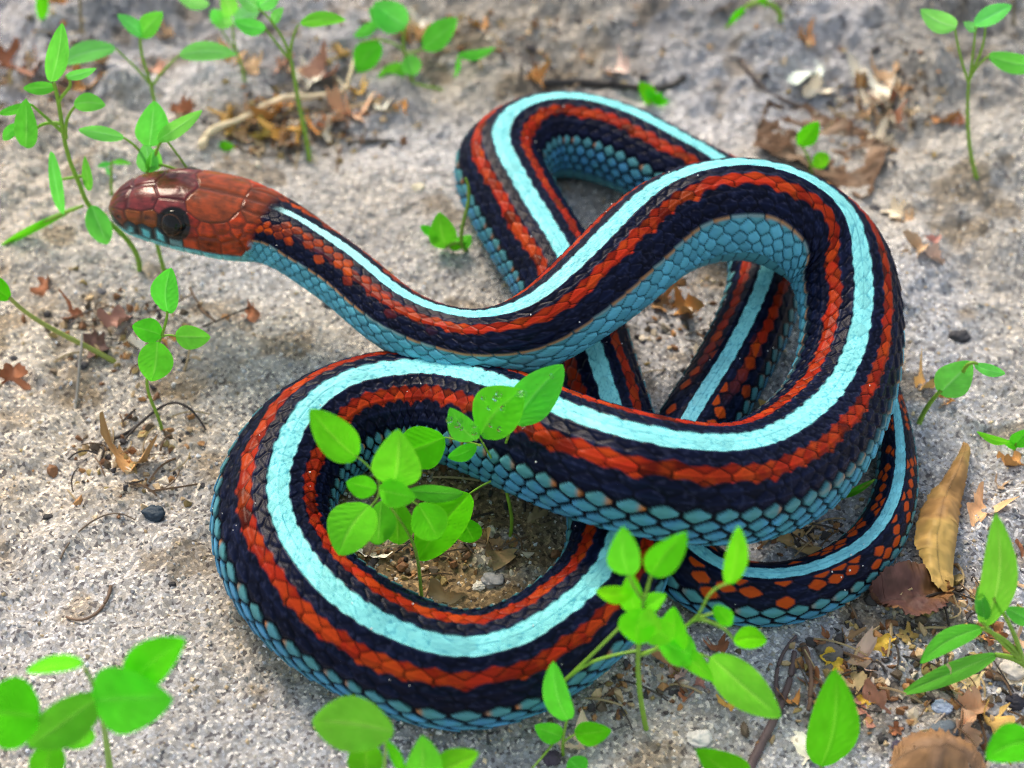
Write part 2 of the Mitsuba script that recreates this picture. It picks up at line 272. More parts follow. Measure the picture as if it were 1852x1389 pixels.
    blk = blk + (np.exp(-(bdk / .11) ** 2) * inner * (.25 + .75 * rnd))[..., None] * np.array((.006, .009, .026))  # keel streaks: a blue highlight painted into the black
    neck = sstep(2.6, 1.05, t)
    tail = sstep(.80 * SLEN, .83 * SLEN, s2)
    col = blk
    # red band: rows 2 and 3 with scalloped borders; broken into flecks on the neck and the tail
    wob = (meshkit.noise(np.stack([phi * 1.0, 0 * A + 2.0, sgn * 7.0], -1), 9) - .5) * 7
    scal = 3.2 * np.abs(np.sin(np.pi * phi)) - 1.8
    lo, hi = 26.5 + wob * .5 + scal - 1.0, 41.0 + wob - scal + 2.5 * (meshkit.noise(np.stack([phi * 2.3, 0 * A, sgn * 3.], -1), 19) - .5)
    band = sstep(lo - .9, lo + .9, A) * sstep(hi + 1.1, hi - 1.1, A)
    fleck = ((rnd2 > .33) & (bk >= 2) & (bk <= 4)) * sstep(.06, .14, edge)
    chk = (rnd2 > np.where(bk == 2, .45, .62)) & (bk >= 1) & (bk <= 3) & (A > 19)
    band = band * (1 - tail) * (1 - neck) + neck * fleck * (1 - tail) + tail * chk * sstep(.16, .34, edge + .5 * (mot - .55))
    redc = lerp(red * .55, red * 1.25, rnd) * (.12 + .88 * sstep(.02, .13, edge))[..., None]
    redc = redc * (1 - .75 * ((cellhash(bk, bn, 9) > .9) & (bk >= 2)))[..., None]
    redc = lerp(redc, np.array((.46, .065, .007)) * (.15 + .85 * sstep(.02, .13, edge))[..., None], np.clip(neck * (.3 + rnd) + .6 * (rnd2 > .6) * rnd + .3 * sstep(.45, .75, mot) + .7 * tail, 0, 1))
    col = lerp(col, redc, band)
    # blue flank scales set in black skin, the first row tinged with green and orange
    lower = sstep(KNOTS[18], KNOTS[23], s2)                # wider dark skin between the scales on the thick rear half
    seam = sstep(.05 + .11 * lower, .15 + .17 * lower, edge + .05 * bds)
    lowrow = np.where(neck > .5, 5.4, 5.5) - .9 * tail
    isb = (bk * ROW > np.where(tail > .5, 62, 64)) * 1.0
    bl = lerp(blue * .8, blue * 1.25, rnd); bl = lerp(bl, teal, sstep(.35, .7, mot))
    first = isb * ((bk - 1) * ROW <= np.where(tail > .5, 62, 64))
    bl = lerp(bl, np.array((.07, .24, .24)), first * .7)
    oc = np.clip(first * sstep(-.12, -.36, bds) * (rnd2 > .45) * (.5 + .5 * rnd), 0, 1) * (1 - .6 * tail)
    bl = lerp(bl, np.array((.42, .13, .02)), oc)
    bl = lerp(bl, bl * 1.35 + .02, sstep(.35, .05, np.abs(bdk + .12)) * .5)
    bl = lerp(bl, np.array((.12, .45, .57)) * (.75 + .5 * rnd)[..., None], (1 - lower) * .75 * (1 - first) + (1 - lower) * .4 * first)
    tanline = first * (1 - lower) * sstep(.30, .05, np.abs(bdk + .02)) * (.35 + .65 * (rnd2 > .35))
    bl = lerp(bl, np.array((.44, .19, .045)), tanline * .85)
    isb = isb * (1 - first * (1 - lower) * sstep(.02, -.22, bdk))
    bl = lerp(lerp(np.array((.014, .07, .10)), navy * .4, lower), bl, seam)
    col = lerp(col, bl, isb * (1 - belly))
    vent = lerp(np.array((.02, .07, .10)), np.array((.10, .36, .42)), ventral)
    col = lerp(col, vent, belly)
    # back stripe
    je = (meshkit.noise(np.stack([phi * 3.2, 0 * A, sgn * 11.0], -1), 14) - .5) * 1.8 + .9 * (np.abs(((phi + .5) % 1) - .5) * 2 - .5)
    halfw = (10.6 + 1.0 * tail + 3 * tailend) * (1 - .08 * neck) * (.28 + .72 * sstep(.98, 1.55, t))
    stripe = sstep(halfw + .7 + je, halfw - .7 + je, A) * sstep(1.0, 1.12, t)
    pits = sstep(.73, .80, meshkit.noise(np.stack([phi * 7.5, A / 2.1, sgn * 2.0], -1), 15))
    cy = lerp(cyan * .90, cyan * 1.06, meshkit.noise(np.stack([phi * 4, A / 4, sgn * 2.0], -1), 16))
    cy = lerp(cy, np.array((.06, .38, .50)), np.clip(pits * .6 + .38 * (1 - sstep(.0, .14, edge)) + .22 * np.exp(-(bdk / .07) ** 2) * (rnd > .3), 0, 1))
    cy = cy * (.86 + .28 * rnd)[..., None]
    cy = lerp(cy, np.array((.48, .86, .88)), neck * .8); cy = lerp(cy, cy * np.array((.75, .78, .95)), tail * .7)
    col = lerp(col, cy, stripe)
    relief = relief * (1 - .45 * stripe)
    col = lerp(col, navy, sstep(2.0, .9, t) * (1 - stripe) * sstep(70, 60, A) * sstep(.5, .9, meshkit.noise(np.stack([phi * 2, A / 9, sgn * 1.], -1), 40) + .25) * .8)
    # ---- head plates
    hm = t < 1.12; tt, AA = t[hm], A[hm]
    mm = np.interp(tt, HT, HW)
    wt = (meshkit.noise(np.stack([tt * 14, AA / 13, 0 * tt], -1), 3) - .5)
    b1 = np.full(tt.shape, 1e9); b2 = b1.copy(); bi = np.zeros(tt.shape, int)
    for i, (pt, pa, w, key) in enumerate(PLATES):
        dd = ((tt - pt) * HEAD / MM + wt * .4) ** 2 + ((AA - pa) * np.pi / 180 * np.maximum(mm, 3) * 1.0 + wt * .5) ** 2 - w * 4
        new = dd < b1; b2 = np.where(new, b1, np.minimum(b2, dd)); bi[new] = i; b1 = np.where(new, dd, b1)
    b1, b2 = np.sqrt(np.maximum(b1 + 30, 0)), np.sqrt(np.maximum(b2 + 30, 0)); e = b2 - b1
    pair = np.array([0 < p[1] < 40 for p in PLATES])[bi]; e = np.where(pair, np.minimum(e, AA * .12), e)   # the seam between left and right plates
    pl = sstep(.03, .30, e)
    base = np.array([PC[p[3]] for p in PLATES])[bi]
    hr = cellhash(bi, bi * 3 + 1)
    n3 = .6 * meshkit.fbm(np.stack([tt * 26, AA / 9, 0 * tt], -1), 4, 2) + .4 * meshkit.fbm(np.stack([tt * 20, AA / 2.2, 0 * tt], -1), 4, 12)
    hc = base * np.clip(.72 + .40 * hr + 2.2 * (n3 - .5), .2, 2)[:, None]
    hc = lerp(hc, hc * np.array((1.2, .75, .6)), np.clip(n3 * 1.6 - .6, 0, 1))
    seamc = np.where(np.isin(bi, [i for i, p in enumerate(PLATES) if p[3] in ('lip', 'lipmix')])[:, None], (.01, .015, .02), np.array([PC[p[3]] for p in PLATES])[bi] * .50)
    hc = lerp(seamc, hc, pl)
    mouth = np.exp(-((AA - (104 - 5 * tt)) / 1.5) ** 2) * sstep(.90, .82, tt)
    hc = lerp(hc, (.012, .02, .03), mouth * .85)
    # dark bars on the lip
    bar = np.isin(bi, [i for i, p in enumerate(PLATES) if p[3] == 'lip']) * sstep(.75, .35, e) * (AA < 103)
    hc = lerp(hc, (.006, .008, .012), bar * .9)
    nost = np.exp(-(((tt - .095) * 33.5) ** 2 + ((AA - 72) * .10) ** 2) / .45)
    hc = lerp(hc, (.008, .006, .006), np.clip(nost * 1.2, 0, 1))
    fade = sstep(1.02, .94, tt + .05 * (n3 - .5) * 2 + .03 * (AA > 100))
    col[hm] = lerp(col[hm], hc, fade)
    hrel = (.24 * sstep(.0, .45, e) + .10 * (n3 - .5) - .12 * mouth - .5 * nost) * MM * np.clip(mm / 6, .1, 1)
    relief[hm] = relief[hm] * (1 - fade) + hrel * fade
    # eye socket
    i0 = int(np.searchsorted(s, .455 * HEAD)); eyes = []
    for sg in (1, -1):
        j0 = int(np.argmin(np.abs(th - sg * math.radians(67))))
        pc, nn = P[i0, j0], side[i0, j0]
        dist = np.linalg.norm(P[hm] - pc, axis=1) / MM
        col[hm] = lerp(col[hm], (.006, .005, .006), sstep(3.7, 3.3, dist))
        relief[hm] += (.10 * np.exp(-((dist - 3.7) / .5) ** 2) - .5 * sstep(3.0, 1.5, dist)) * MM
        eyes.append((pc, nn))
    P = P + side * relief[..., None]
    v = np.vstack([P.reshape(-1, 3), C[0] - T[0] * .02 * MM, C[-1]])
    f = tri(grid_faces(N, M, True)); e0 = N * M; j = np.arange(M); k2 = (j + 1) % M
    f = np.vstack([f, np.c_[j * 0 + e0, k2, j], np.c_[j * 0 + e0 + 1, (N - 1) * M + j, (N - 1) * M + k2]])
    if trimesh.Trimesh(v, f[:1], process=False).face_normals[0] @ side[0, 0] < 0: pass
    c = np.vstack([col.reshape(-1, 3), col[0, 0], col[-1, 0]])
    vol = np.einsum('ij,ij->i', v[f[:, 0]], np.cross(v[f[:, 1]], v[f[:, 2]])).sum()
    if vol < 0: f = f[:, ::-1]
    gl = np.r_[np.repeat(sstep(1.02, .9, s / HEAD), M), 1, 0]
    put('garter_snake', v, f, 'skin', c, uv=np.c_[gl, np.r_[np.tile(np.linspace(0, 1, M), N), 0, 0]])
    labels['garter_snake'] = {'label': 'coiled snake striped pale blue, black and red with rust-brown head raised over sandy soil', 'category': 'snake'}
    for pc, nn in eyes:
        R = 3.4 * MM; o = pc - nn * 2.4 * MM
        # tilt the gaze a little forwards
        m = trimesh.creation.icosphere(4, R); ax = unit(nn + .18 * np.array([-1, 0, 0.]))
        ang = np.degrees(np.arccos(np.clip(unit(m.vertices) @ ax, -1, 1)))
        cc = np.where((ang < 45)[:, None], (.16, .055, .018), (.010, .007, .007)) * (1 - .97 * sstep(36.5, 40, ang))[:, None]
        cc = cc * (1 - .75 * sstep(42, 46, ang))[:, None]
        k = put('eye', m.vertices + o, m.faces, 'eye_gloss', cc, holder='garter_snake')
        cap = trimesh.creation.icosphere(5, R * 1.006); keep = (unit(cap.triangles_center) @ ax) > math.cos(math.radians(37))
        cap.update_faces(keep); cap.remove_unreferenced_vertices()
        put('pupil', cap.vertices + o, cap.faces, 'eye_gloss', np.full((len(cap.vertices), 3), .003), holder=k)
    return P
build_grains()
SNAKE_P = build_snake()
SNAKE_TREE = cKDTree(SNAKE_P[::6, ::6].reshape(-1, 3))
# ------------------------------------------------------------------ seedlings: stem, leaves (each a blade of its own), in photograph coordinates
GREEN, MINT = np.array((.15, .84, .017)), np.array((.27, .90, .17))
MINTY = {6: .45, 7: .6, 8: .6, 9: .6, 10: .8, 11: .55, 12: .3, 16: .8, 17: .6, 19: .35, 5: .1}   # paler, bluer leaves: a bleached highlight painted into the green
def vein_relief(t, s):
    lat = np.abs(((t - .38 * np.abs(s)) * 7 + .3) % 1 - .5)
    return np.exp(-(s / .07) ** 2) * 2 + sstep(.16, .0, lat) * sstep(.04, .2, np.abs(s)) * 1.1
def leaf_mesh(P0, P1, width, arch=.10, cup=.18, roll=0., shape=.85, seed=0, tone=1.0, hue=0.0, curl=.0):
    g = np.random.default_rng(seed + 100)
    ax = P1 - P0; L = np.linalg.norm(ax); ax = ax / L; mid = (P0 + P1) / 2
    V = unit(EYE - mid); n = unit(V - (V @ ax) * ax)
    n = unit(n * math.cos(roll) + np.cross(ax, n) * math.sin(roll)); sd = np.cross(ax, n)
    n_, m_ = 34, 21
    t = np.linspace(0, 1, n_)[:, None]; s = np.linspace(-1, 1, m_)[None]
    w = width / 2 / max(.45, math.cos(roll)) * 1.1 * np.sin(np.pi * np.clip(t, 0, 1) ** shape) ** .68
    w = w + .07 * width * (1 - sstep(0, .12, t)) * .6
    ph = g.random(4) * 6.28
    z = arch * L * np.sin(np.pi * t) + cup * w * np.abs(s) ** 1.25 - curl * L * t ** 2.4
    z = z - .035 * w * vein_relief(t, s) + .016 * L * np.sin(5 * t + 2.2 * s + ph[0]) * np.abs(s)
    bend = .05 * L * np.sin(np.pi * t) * math.sin(ph[2])
    edge = 1 + .012 * np.sin(9 * t + ph[3]) * np.abs(s) ** 4
    p = P0 + ax * (t * L)[..., None] + sd * (s * w * edge + bend)[..., None] + n * z[..., None]
    vein = np.exp(-(s / .055) ** 2) * sstep(1.0, .7, t)
    lat = np.abs(((t - .38 * np.abs(s)) * 7 + .3) % 1 - .5); vein2 = sstep(.09, .0, lat) * .45 * sstep(.05, .2, np.abs(s))
    blotch = meshkit.fbm(np.stack([t * 6 + 0 * s + seed, s * 2.5 + 0 * t, 0 * t + 0 * s], -1), 3, seed)
    c = lerp(GREEN, MINT, np.clip(MINTY.get(seed // 31, 0) + g.uniform(-.1, .15), 0, 1)) * tone * np.array((1 + hue, 1, 1 - hue * .3))
    c = c * g.uniform(.85, 1.12) * np.array((g.uniform(.75, 1.25), 1, g.uniform(.6, 1.6)))
    c = lerp(c * .84, c * 1.12, blotch)
    c = lerp(c, c * np.array((1.7, 1.12, 2.2)) + (.02, .015, .01), np.clip(vein * .9 + vein2 * .7, 0, 1))
    c = lerp(c, c * np.array((1.5, 1.05, 1.5)), sstep(.93, 1.0, np.abs(s) + 0 * t) * .6)
    return p.reshape(-1, 3), tri(grid_faces(n_, m_)), c.reshape(-1, 3)
def blade(holder, P0, P1, width, **kw):
    v, f, c = leaf_mesh(P0, P1, width, **kw)
    return put('leaf', v, f, 'leaf_tissue', c, holder=holder)
STEM_C = np.array((.22, .42, .04))
def stalk(holder, pts, r0, r1, color=None, name='stem'):
    pts = np.asarray(pts)
    v, f = tube(pts, np.linspace(r0, r1, len(pts)), 8)
    c = (STEM_C if color is None else np.array(color)) * (.8 + .4 * meshkit.noise(v / .0012, 5))[:, None]
    return put(name, v, f, 'stem_tissue', c, holder=holder)
def seedling(label, base, stems=(), leaves=(), tone=1.0, hue=0.0, group=None, color=None, y=None, name='seedling', cat='seedling', thick=1.0, seed=0):
    """base: the pixel where it leaves the soil. stems: lists of (u, v[, mm nearer]) points; leaves: (u0, v0, u1, v1, width px[, options])."""
    k = thing(name, label, cat, group)
    P = on_ground(*base); y0 = P[1] if y is None else y
    def at(q): return on_y(q[0], q[1], y0 - (q[2] * MM if len(q) > 2 else 0))
    for i, st in enumerate(stems):
        pts = [at(q) for q in st]; w = px(pts[0], 1)
        wd = (6.0 if i == 0 else 4.2) * thick
        if i == 0:
            pts[0] = np.array([pts[0][0], pts[0][1], ground_z(pts[0][0:1], pts[0][1:2])[0] - .0015]) if abs(st[0][0] - base[0]) + abs(st[0][1] - base[1]) < 3 else pts[0]
        stalk(k, pts, wd * w * .56, wd * w * .36, color)
    for i, lf in enumerate(leaves):
        u0, v0, u1, v1, w = lf[:5]; o = dict(lf[5]) if len(lf) > 5 else {}
        d0 = o.pop('d0', 0.0); default = .35 * (v1 - v0) if v1 > v0 else .12 * (v1 - v0)
        A = at((u0, v0, d0)); d1 = o.pop('d1', d0 + px(A, default) / MM + .06 * abs(u1 - u0) * px(A, 1) / MM * (1 if i % 2 else -1))
        B = at((u1, v1, d1))
        o.setdefault('seed', seed * 31 + i); o['tone'] = tone * o.get('tone', 1.0); o['hue'] = hue + o.get('hue', 0.0)
        o.setdefault('roll', .35 * math.sin(1.7 * i + seed))
        kk = blade(k, A, B, px((A + B) / 2, w), **o)
    return k
# the two seedlings standing in the hollow of the front coil
K = seedling('broad-leaved bright green seedling with eight leaves in the hollow of the front coil', (768, 1099),
    [[(768, 1099), (758, 1030), (743, 973), (712, 925), (686, 886)], [(686, 886), (684, 868), (668, 845), (643, 824)], [(686, 886), (705, 878), (712, 870)], [(686, 886), (680, 905), (667, 918)], [(712, 900), (740, 905), (757, 914)]],
    [(717, 905, 720, 985, 56, dict(d0=-3, d1=-1, tone=.55, roll=.1)), (740, 888, 838, 892, 30, dict(d0=-4, d1=-5, tone=.6, roll=.6)), (690, 905, 684, 985, 52, dict(d0=-2, tone=.8)),  # first leaf's tone lowered to paint in the shade on it
     (756, 912, 792, 975, 62, dict(d0=-1, d1=1)), (645, 828, 560, 741, 64, dict(arch=.06, roll=.15, d1=-1)), (711, 878, 722, 776, 82, dict(arch=.1, d0=2, d1=1, roll=-.1)),
     (681, 885, 626, 872, 38, dict(d0=2)), (686, 886, 752, 900, 46, dict(d0=2.5, d1=6, arch=.12, roll=.2, shape=1.0)), (668, 914, 612, 1004, 80, dict(arch=.12, d0=2, d1=9, cup=.12))], seed=1)
K = seedling('dewy seedling with a tall stem before the front bar of the snake', (919, 970),
    [[(919, 970), (917, 893), (909, 840), (914, 806), (928, 766)], [(912, 868), (893, 836), (876, 806), (866, 790)], [(908, 862), (880, 874), (848, 894)], [(870, 806), (838, 798), (804, 791)]],
    [(835, 938, 858, 980, 44, dict(d0=2)), (804, 791, 722, 818, 74, dict(d0=1, d1=0, roll=-.2)), (849, 893, 758, 1014, 76, dict(arch=.08, d0=2, d1=9, roll=.15)), (930, 767, 1018, 660, 72, dict(arch=.08, d1=-3, roll=.2, shape=.9)),
     (869, 786, 945, 705, 86, dict(arch=.06, d0=2, d1=1, roll=-.15, shape=1.0)), (860, 796, 814, 737, 44, dict(d0=2, tone=.8)), (862, 806, 810, 828, 27, dict(d0=3, d1=4))], seed=2)
for li, n in ((4, 13), (5, 8), (3, 3)):
    hk = K + '__leaf_%03d' % li; ms = []
    u0, v0, u1, v1 = {4: (885, 775, 925, 720), 5: (850, 785, 825, 750), 3: (940, 755, 965, 730)}[li]
    fn = meshkit.WRITTEN[scene[hk]['filename']]
    vv = np.asarray(fn[0]); nn = np.asarray(fn[2]); g = np.random.default_rng(li)
    for i in g.choice(34 * 21, n, replace=False):
        nrm = nn[i] if nn[i] @ (EYE - vv[i]) > 0 else -nn[i]; r = g.uniform(.00022, .0006)
        m = trimesh.creation.icosphere(2, r); q = m.vertices - (m.vertices @ nrm)[:, None] * nrm * .5
        key = number(hk + '__droplet'); scene[key] = mikit.ply(trimesh.Trimesh(q + vv[i] + nrm * r * .35, m.faces, process=False), 'water', smooth=True)
# in front of the tail
seedling('bushy light green seedling with a dozen leaves in front of the tail', (1171, 1318),
    [[(1171, 1318), (1158, 1258), (1154, 1200), (1160, 1120), (1165, 1075)], [(1160, 1185), (1195, 1168), (1228, 1142), (1262, 1113), (1290, 1068), (1318, 1055)], [(1255, 1122), (1280, 1112), (1296, 1108)],
     [(1262, 1120), (1300, 1132), (1328, 1160)], [(1160, 1185), (1215, 1172), (1250, 1178), (1288, 1192)], [(1160, 1082), (1146, 1060), (1137, 1040)], [(1166, 1085), (1172, 1060), (1178, 1040)], [(946, 1298, -2), (1032, 1221, -1), (1090, 1165), (1150, 1105)], [(1034, 1221, -1), (1080, 1194), (1152, 1177)]],
    [(1150, 1105, 1140, 1035, 40, dict(d0=-1)), (1216, 1172, 1219, 1097, 50, dict(d0=1, d1=0)), (1137, 1040, 1127, 951, 56, dict(arch=.07, d1=-1)), (1178, 1040, 1241, 961, 54, dict(arch=.07, d1=-1)), (1145, 1075, 1077, 1068, 30),
     (1165, 1100, 1205, 1075, 30), (1160, 1100, 1152, 1165, 62, dict(d0=3, d1=6)), (1170, 1120, 1215, 1160, 50, dict(d0=3)), (1190, 1160, 1260, 1190, 56, dict(d0=2)), (1210, 1172, 1291, 1233, 34, dict(d0=1, d1=6)), (1318, 1056, 1334, 950, 38, dict(arch=.05, d1=-2)),
     (1293, 1095, 1322, 1132, 30, dict(d0=1)), (1327, 1160, 1388, 1156, 38, dict(d0=1, curl=.1)), (1286, 1188, 1413, 1297, 70, dict(arch=.08, d0=1, d1=11, roll=.2)), (1175, 1100, 1180, 1150, 34, dict(d0=4))], tone=1.08, hue=.25, seed=3, thick=1.5)
seedling('small seedling with four leaves at the bottom edge below the front coil', (1020, 1366),
    [[(1020, 1366), (1018, 1345), (1026, 1302)], [(1018, 1343), (1030, 1334), (1042, 1327)], [(1000, 1345, 0), (985, 1364, 3), (962, 1390, 7)]],
    [(1027, 1302, 1000, 1197, 46, dict(arch=.05)), (1016, 1332, 967, 1313, 36), (1040, 1328, 1106, 1320, 40, dict(d1=1)), (1030, 1372, 1058, 1396, 42, dict(d0=3))], seed=4)
seedling('seedling with an upright leaf and three low round leaves left below the snake head', (291, 778),
    [[(291, 778), (280, 740), (266, 697), (275, 650), (292, 608), (303, 563)], [(294, 608), (306, 606), (318, 608)]],
    [(303, 565, 309, 484, 46, dict(arch=.05)), (293, 606, 239, 589, 40), (318, 608, 381, 609, 40, dict(d1=1)), (284, 618, 274, 690, 58, dict(d0=1.5, d1=6, roll=.1))], seed=5)
# around and behind the head
seedling('tall many-leaved seedling at the left edge beside the snake snout', (249, 490),
    [[(249, 490), (225, 428), (196, 402), (160, 370), (147, 342), (129, 298), (117, 255), (108, 199), (97, 150)], [(112, 225), (80, 224), (58, 240), (47, 266)], [(114, 240), (85, 214), (57, 189)], [(120, 250), (122, 215), (136, 192)],
     [(108, 196), (116, 170), (127, 148), (119, 138)], [(150, 318), (125, 322), (100, 326)]],
    [(93, 148, 113, 42, 36, dict(arch=.04)), (119, 139, 175, 123, 17), (102, 157, 42, 159, 22), (46, 266, 47, 178, 38, dict(d0=2, d1=3, tone=.8)), (38, 224, 6, 254, 20), (57, 189, -2, 206, 16), (134, 188, 191, 190, 31), (92, 274, 114, 388, 22, dict(d0=1, d1=3)),
     (162, 345, 153, 282, 16, dict(tone=.8)), (166, 372, 194, 442, 40, dict(d0=1, d1=3))], tone=.95, seed=6, thick=1.5)
seedling('seedling with upright oval leaf cluster rising just behind the snake head', (299, 492),
    [[(299, 492), (285, 446), (272, 380), (266, 308)], [(266, 300), (250, 270), (224, 249)], [(280, 290), (288, 262), (300, 246)], [(266, 305), (300, 300), (330, 312), (300, 252)]],
    [(270, 264, 279, 182, 54, dict(arch=.06)), (285, 254, 366, 199, 28), (224, 249, 141, 235, 24), (266, 312, 264, 258, 36), (272, 310, 282, 268, 26)], tone=1.02, seed=7, thick=1.3)
seedling('forked seedling with two broad spreading leaves above the snake head', (286, 262),
    [[(286, 262), (281, 200), (273, 154), (263, 122), (254, 66)], [(273, 154), (245, 122), (209, 88)], [(275, 156), (296, 128), (325, 100)]],
    [(208, 87, 108, 115, 34, dict(d1=1)), (325, 99, 428, 98, 32, dict(d1=0)), (255, 66, 295, 22, 34), (257, 66, 212, 26, 24)], tone=1.05, seed=8, thick=1.2)
seedling('tiny thin-leaved sprout right behind the snake snout', (200, 352), [[(200, 352), (201, 320), (202, 292)]], [(201, 296, 176, 302, 9), (202, 294, 238, 297, 9), (203, 318, 190, 300, 8)], tone=1.0, seed=9)
seedling('pale green seedling at the top left partly behind another', (442, 148), [[(442, 148), (436, 118), (428, 93), (422, 45)], [(428, 92), (408, 66), (395, 40)]],
    [(420, 45, 380, 20, 28), (424, 44, 470, 16, 32), (418, 30, 402, -12, 30), (395, 40, 384, 16, 24), (378, 8, 322, -4, 22)], tone=1.1, seed=10)
seedling('tall forked seedling rooted in orange husks left of the back loop', (560, 290),
    [[(560, 290), (549, 228), (537, 168), (527, 112), (523, 96)], [(523, 98), (498, 48), (468, 15)], [(522, 105), (500, 78), (480, 52)], [(525, 100), (531, 66), (540, 44)]],
    [(543, 42, 626, 36, 24, dict(d1=0)), (468, 18, 430, -8, 28), (468, 14, 505, -14, 30), (480, 52, 424, 38, 28), (495, 42, 512, 14, 18)], tone=1.05, seed=11, thick=1.3)
seedling('leafy seedling with drooping side branch left of the back loop', (748, 150),
    [[(748, 150), (738, 120), (731, 92), (733, 50)], [(735, 95), (750, 94), (766, 86)], [(731, 92), (705, 76), (650, 78)], [(735, 150), (790, 160), (835, 178), (852, 226)], [(740, 158), (752, 176), (753, 194)]],
    [(736, 46, 676, 6, 54, dict(roll=0)), (688, 78, 645, 130, 44), (684, 40, 640, 66, 20), (765, 87, 828, 34, 42, dict(arch=.05)), (727, 115, 684, 166, 38), (720, 140, 722, 182, 34), (738, 100, 752, 136, 34), (753, 194, 745, 242, 22), (700, 50, 668, 14, 30), (829, 100, 896, 86, 17), (829, 100, 822, 140, 8)], seed=12, thick=1.1)
seedling('little round-leaved sprout hugging the left flank of the back loop', (842, 452), [[(842, 452), (836, 440), (806, 446)], [(836, 448, 1), (840, 395, 1), (848, 350, 1), (842, 322, 1)]],
    [(808, 448, 794, 384, 46, dict(roll=.1, tone=.9)), (830, 446, 852, 425, 24), (790, 425, 760, 408, 16), (812, 446, 846, 436, 22, dict(tone=.7))], seed=13, thick=1.6)
seedling('tiny crinkled sprout just beyond the top of the back loop', (1180, 190), [[(1180, 190), (1172, 174)]], [(1178, 188, 1156, 148, 26), (1180, 186, 1198, 168, 20), (1184, 186, 1210, 182, 14), (1178, 180, 1168, 160, 16)], seed=14)
seedling('two-leaved sprout in front of the big dry leaf beyond the loop', (1470, 312), [[(1470, 312), (1462, 286), (1448, 262)], [(1466, 300), (1482, 292)]], [(1446, 264, 1480, 220, 32, dict(arch=.05)), (1478, 276, 1490, 304, 30, dict(hue=.6))], seed=15)
seedling('lone tall seedling with bare stem in the upper right corner', (1775, 308),
    [[(1775, 308), (1752, 249), (1750, 193), (1752, 146)], [(1752, 150), (1738, 105), (1727, 52)], [(1753, 146), (1760, 95), (1764, 48)], [(1753, 146), (1768, 120), (1790, 100)], [(1756, 130), (1778, 80), (1782, 50)]],
    [(1730, 48, 1664, 18, 36, dict(d1=0)), (1762, 44, 1830, 10, 32), (1788, 100, 1890, 116, 34), (1766, 54, 1742, 40, 16, dict(tone=.8))], tone=1.05, seed=16, thick=1.2)
seedling('low slanting sprout beside the round yellow husk right of the snake', (1662, 766), [[(1662, 766), (1676, 738), (1702, 706)], [(1742, 672), (1760, 656), (1768, 658)]], [(1700, 712, 1758, 654, 58, dict(roll=.1)), (1762, 660, 1818, 676, 20)], tone=1.0, seed=17, thick=1.6)
seedling('tiny flat sprout at the right edge above the curled leaf', (1835, 815), [[(1835, 815), (1838, 800)]], [(1826, 800, 1766, 780, 14), (1834, 806, 1862, 776, 30), (1840, 808, 1815, 800, 16)], tone=1.0, seed=18)
seedling('right edge seedling with one tall pale leaf and two drooping leaves', (1872, 1225),
    [[(1872, 1225), (1835, 1192), (1800, 1184)], [(1850, 1196), (1822, 1122), (1796, 1080)], [(1845, 1190), (1805, 1150), (1774, 1136)], [(1850, 1196), (1800, 1150), (1776, 1125)]],
    [(1780, 1132, 1803, 928, 60, dict(arch=.04, d1=-3, roll=.1, tone=1.0, hue=.5)), (1776, 1136, 1664, 1200, 36, dict(d1=3)), (1802, 1184, 1630, 1255, 34, dict(d1=4)), (1780, 1120, 1770, 1060, 24, dict(tone=.8)), (1820, 1100, 1870, 1130, 30)], tone=.8, seed=19, thick=2.0)
seedling('upright dark green oval leaf at the bottom right near the cup husk', (1486, 1400), [[(1486, 1400), (1485, 1384)]], [(1485, 1386, 1513, 1211, 84, dict(arch=.05, cup=.08, roll=.1))], tone=.8, seed=20)
seedling('blurred leaf at the bottom right corner', (1900, 1420), [[(1900, 1420), (1888, 1380, 3), (1874, 1350, 6)]], [(1880, 1340, 1782, 1372, 66, dict(d0=6, d1=9))], tone=.75, seed=21)
seedling('dark green leaf tip at the bottom edge right of the white pebble', (1340, 1440), [[(1340, 1440), (1345, 1420)]], [(1350, 1412, 1258, 1354, 64, dict(d0=1, d1=3))], tone=.75, seed=22)
seedling('blurred bright seedling with broad leaves in the bottom left corner', (196, 1392),
    [[(196, 1392), (192, 1340, 4), (180, 1275, 9)], [(180, 1275, 9), (165, 1230, 9), (152, 1205, 9)]],
    [(182, 1258, 52, 1352, 74, dict(d0=9, d1=14, tone=.8)), (232, 1240, 334, 1156, 74, dict(d0=9, d1=8, arch=.06)), (172, 1268, 312, 1262, 108, dict(d0=10, d1=13, arch=.1)), (72, 1296, -50, 1290, 116, dict(d0=12, d1=14)), (150, 1200, 48, 1214, 30, dict(d0=9, d1=8, roll=.7)), (96, 1340, 84, 1420, 58, dict(d0=12, d1=16, tone=.8)), (130, 1310, 160, 1350, 50, dict(d0=11))], tone=1.05, seed=23, thick=2.0)
seedling('blurred blunt-leaved seedling below the front coil at the bottom edge', (690, 1420),
    [[(690, 1420), (697, 1370, 4), (696, 1320, 7)]],
    [(712, 1324, 564, 1304, 92, dict(d0=8, d1=7, shape=1.0, arch=.03, cup=.05)), (662, 1338, 664, 1420, 60, dict(d0=8, d1=13, tone=.85)), (758, 1410, 762, 1330, 62, dict(d0=9, d1=8)), (790, 1400, 866, 1362, 52, dict(d0=9, d1=9)), (700, 1340, 730, 1400, 20, dict(d0=9))], tone=.85, hue=.3, seed=24)
seedling('green grass blade lying in the shade of the tail bend', (1524, 905), [[(1520, 902), (1548, 888), (1580, 868)]], [(1524, 900, 1584, 866, 12)], tone=.7, seed=25, name='wild_grass', cat='grass')
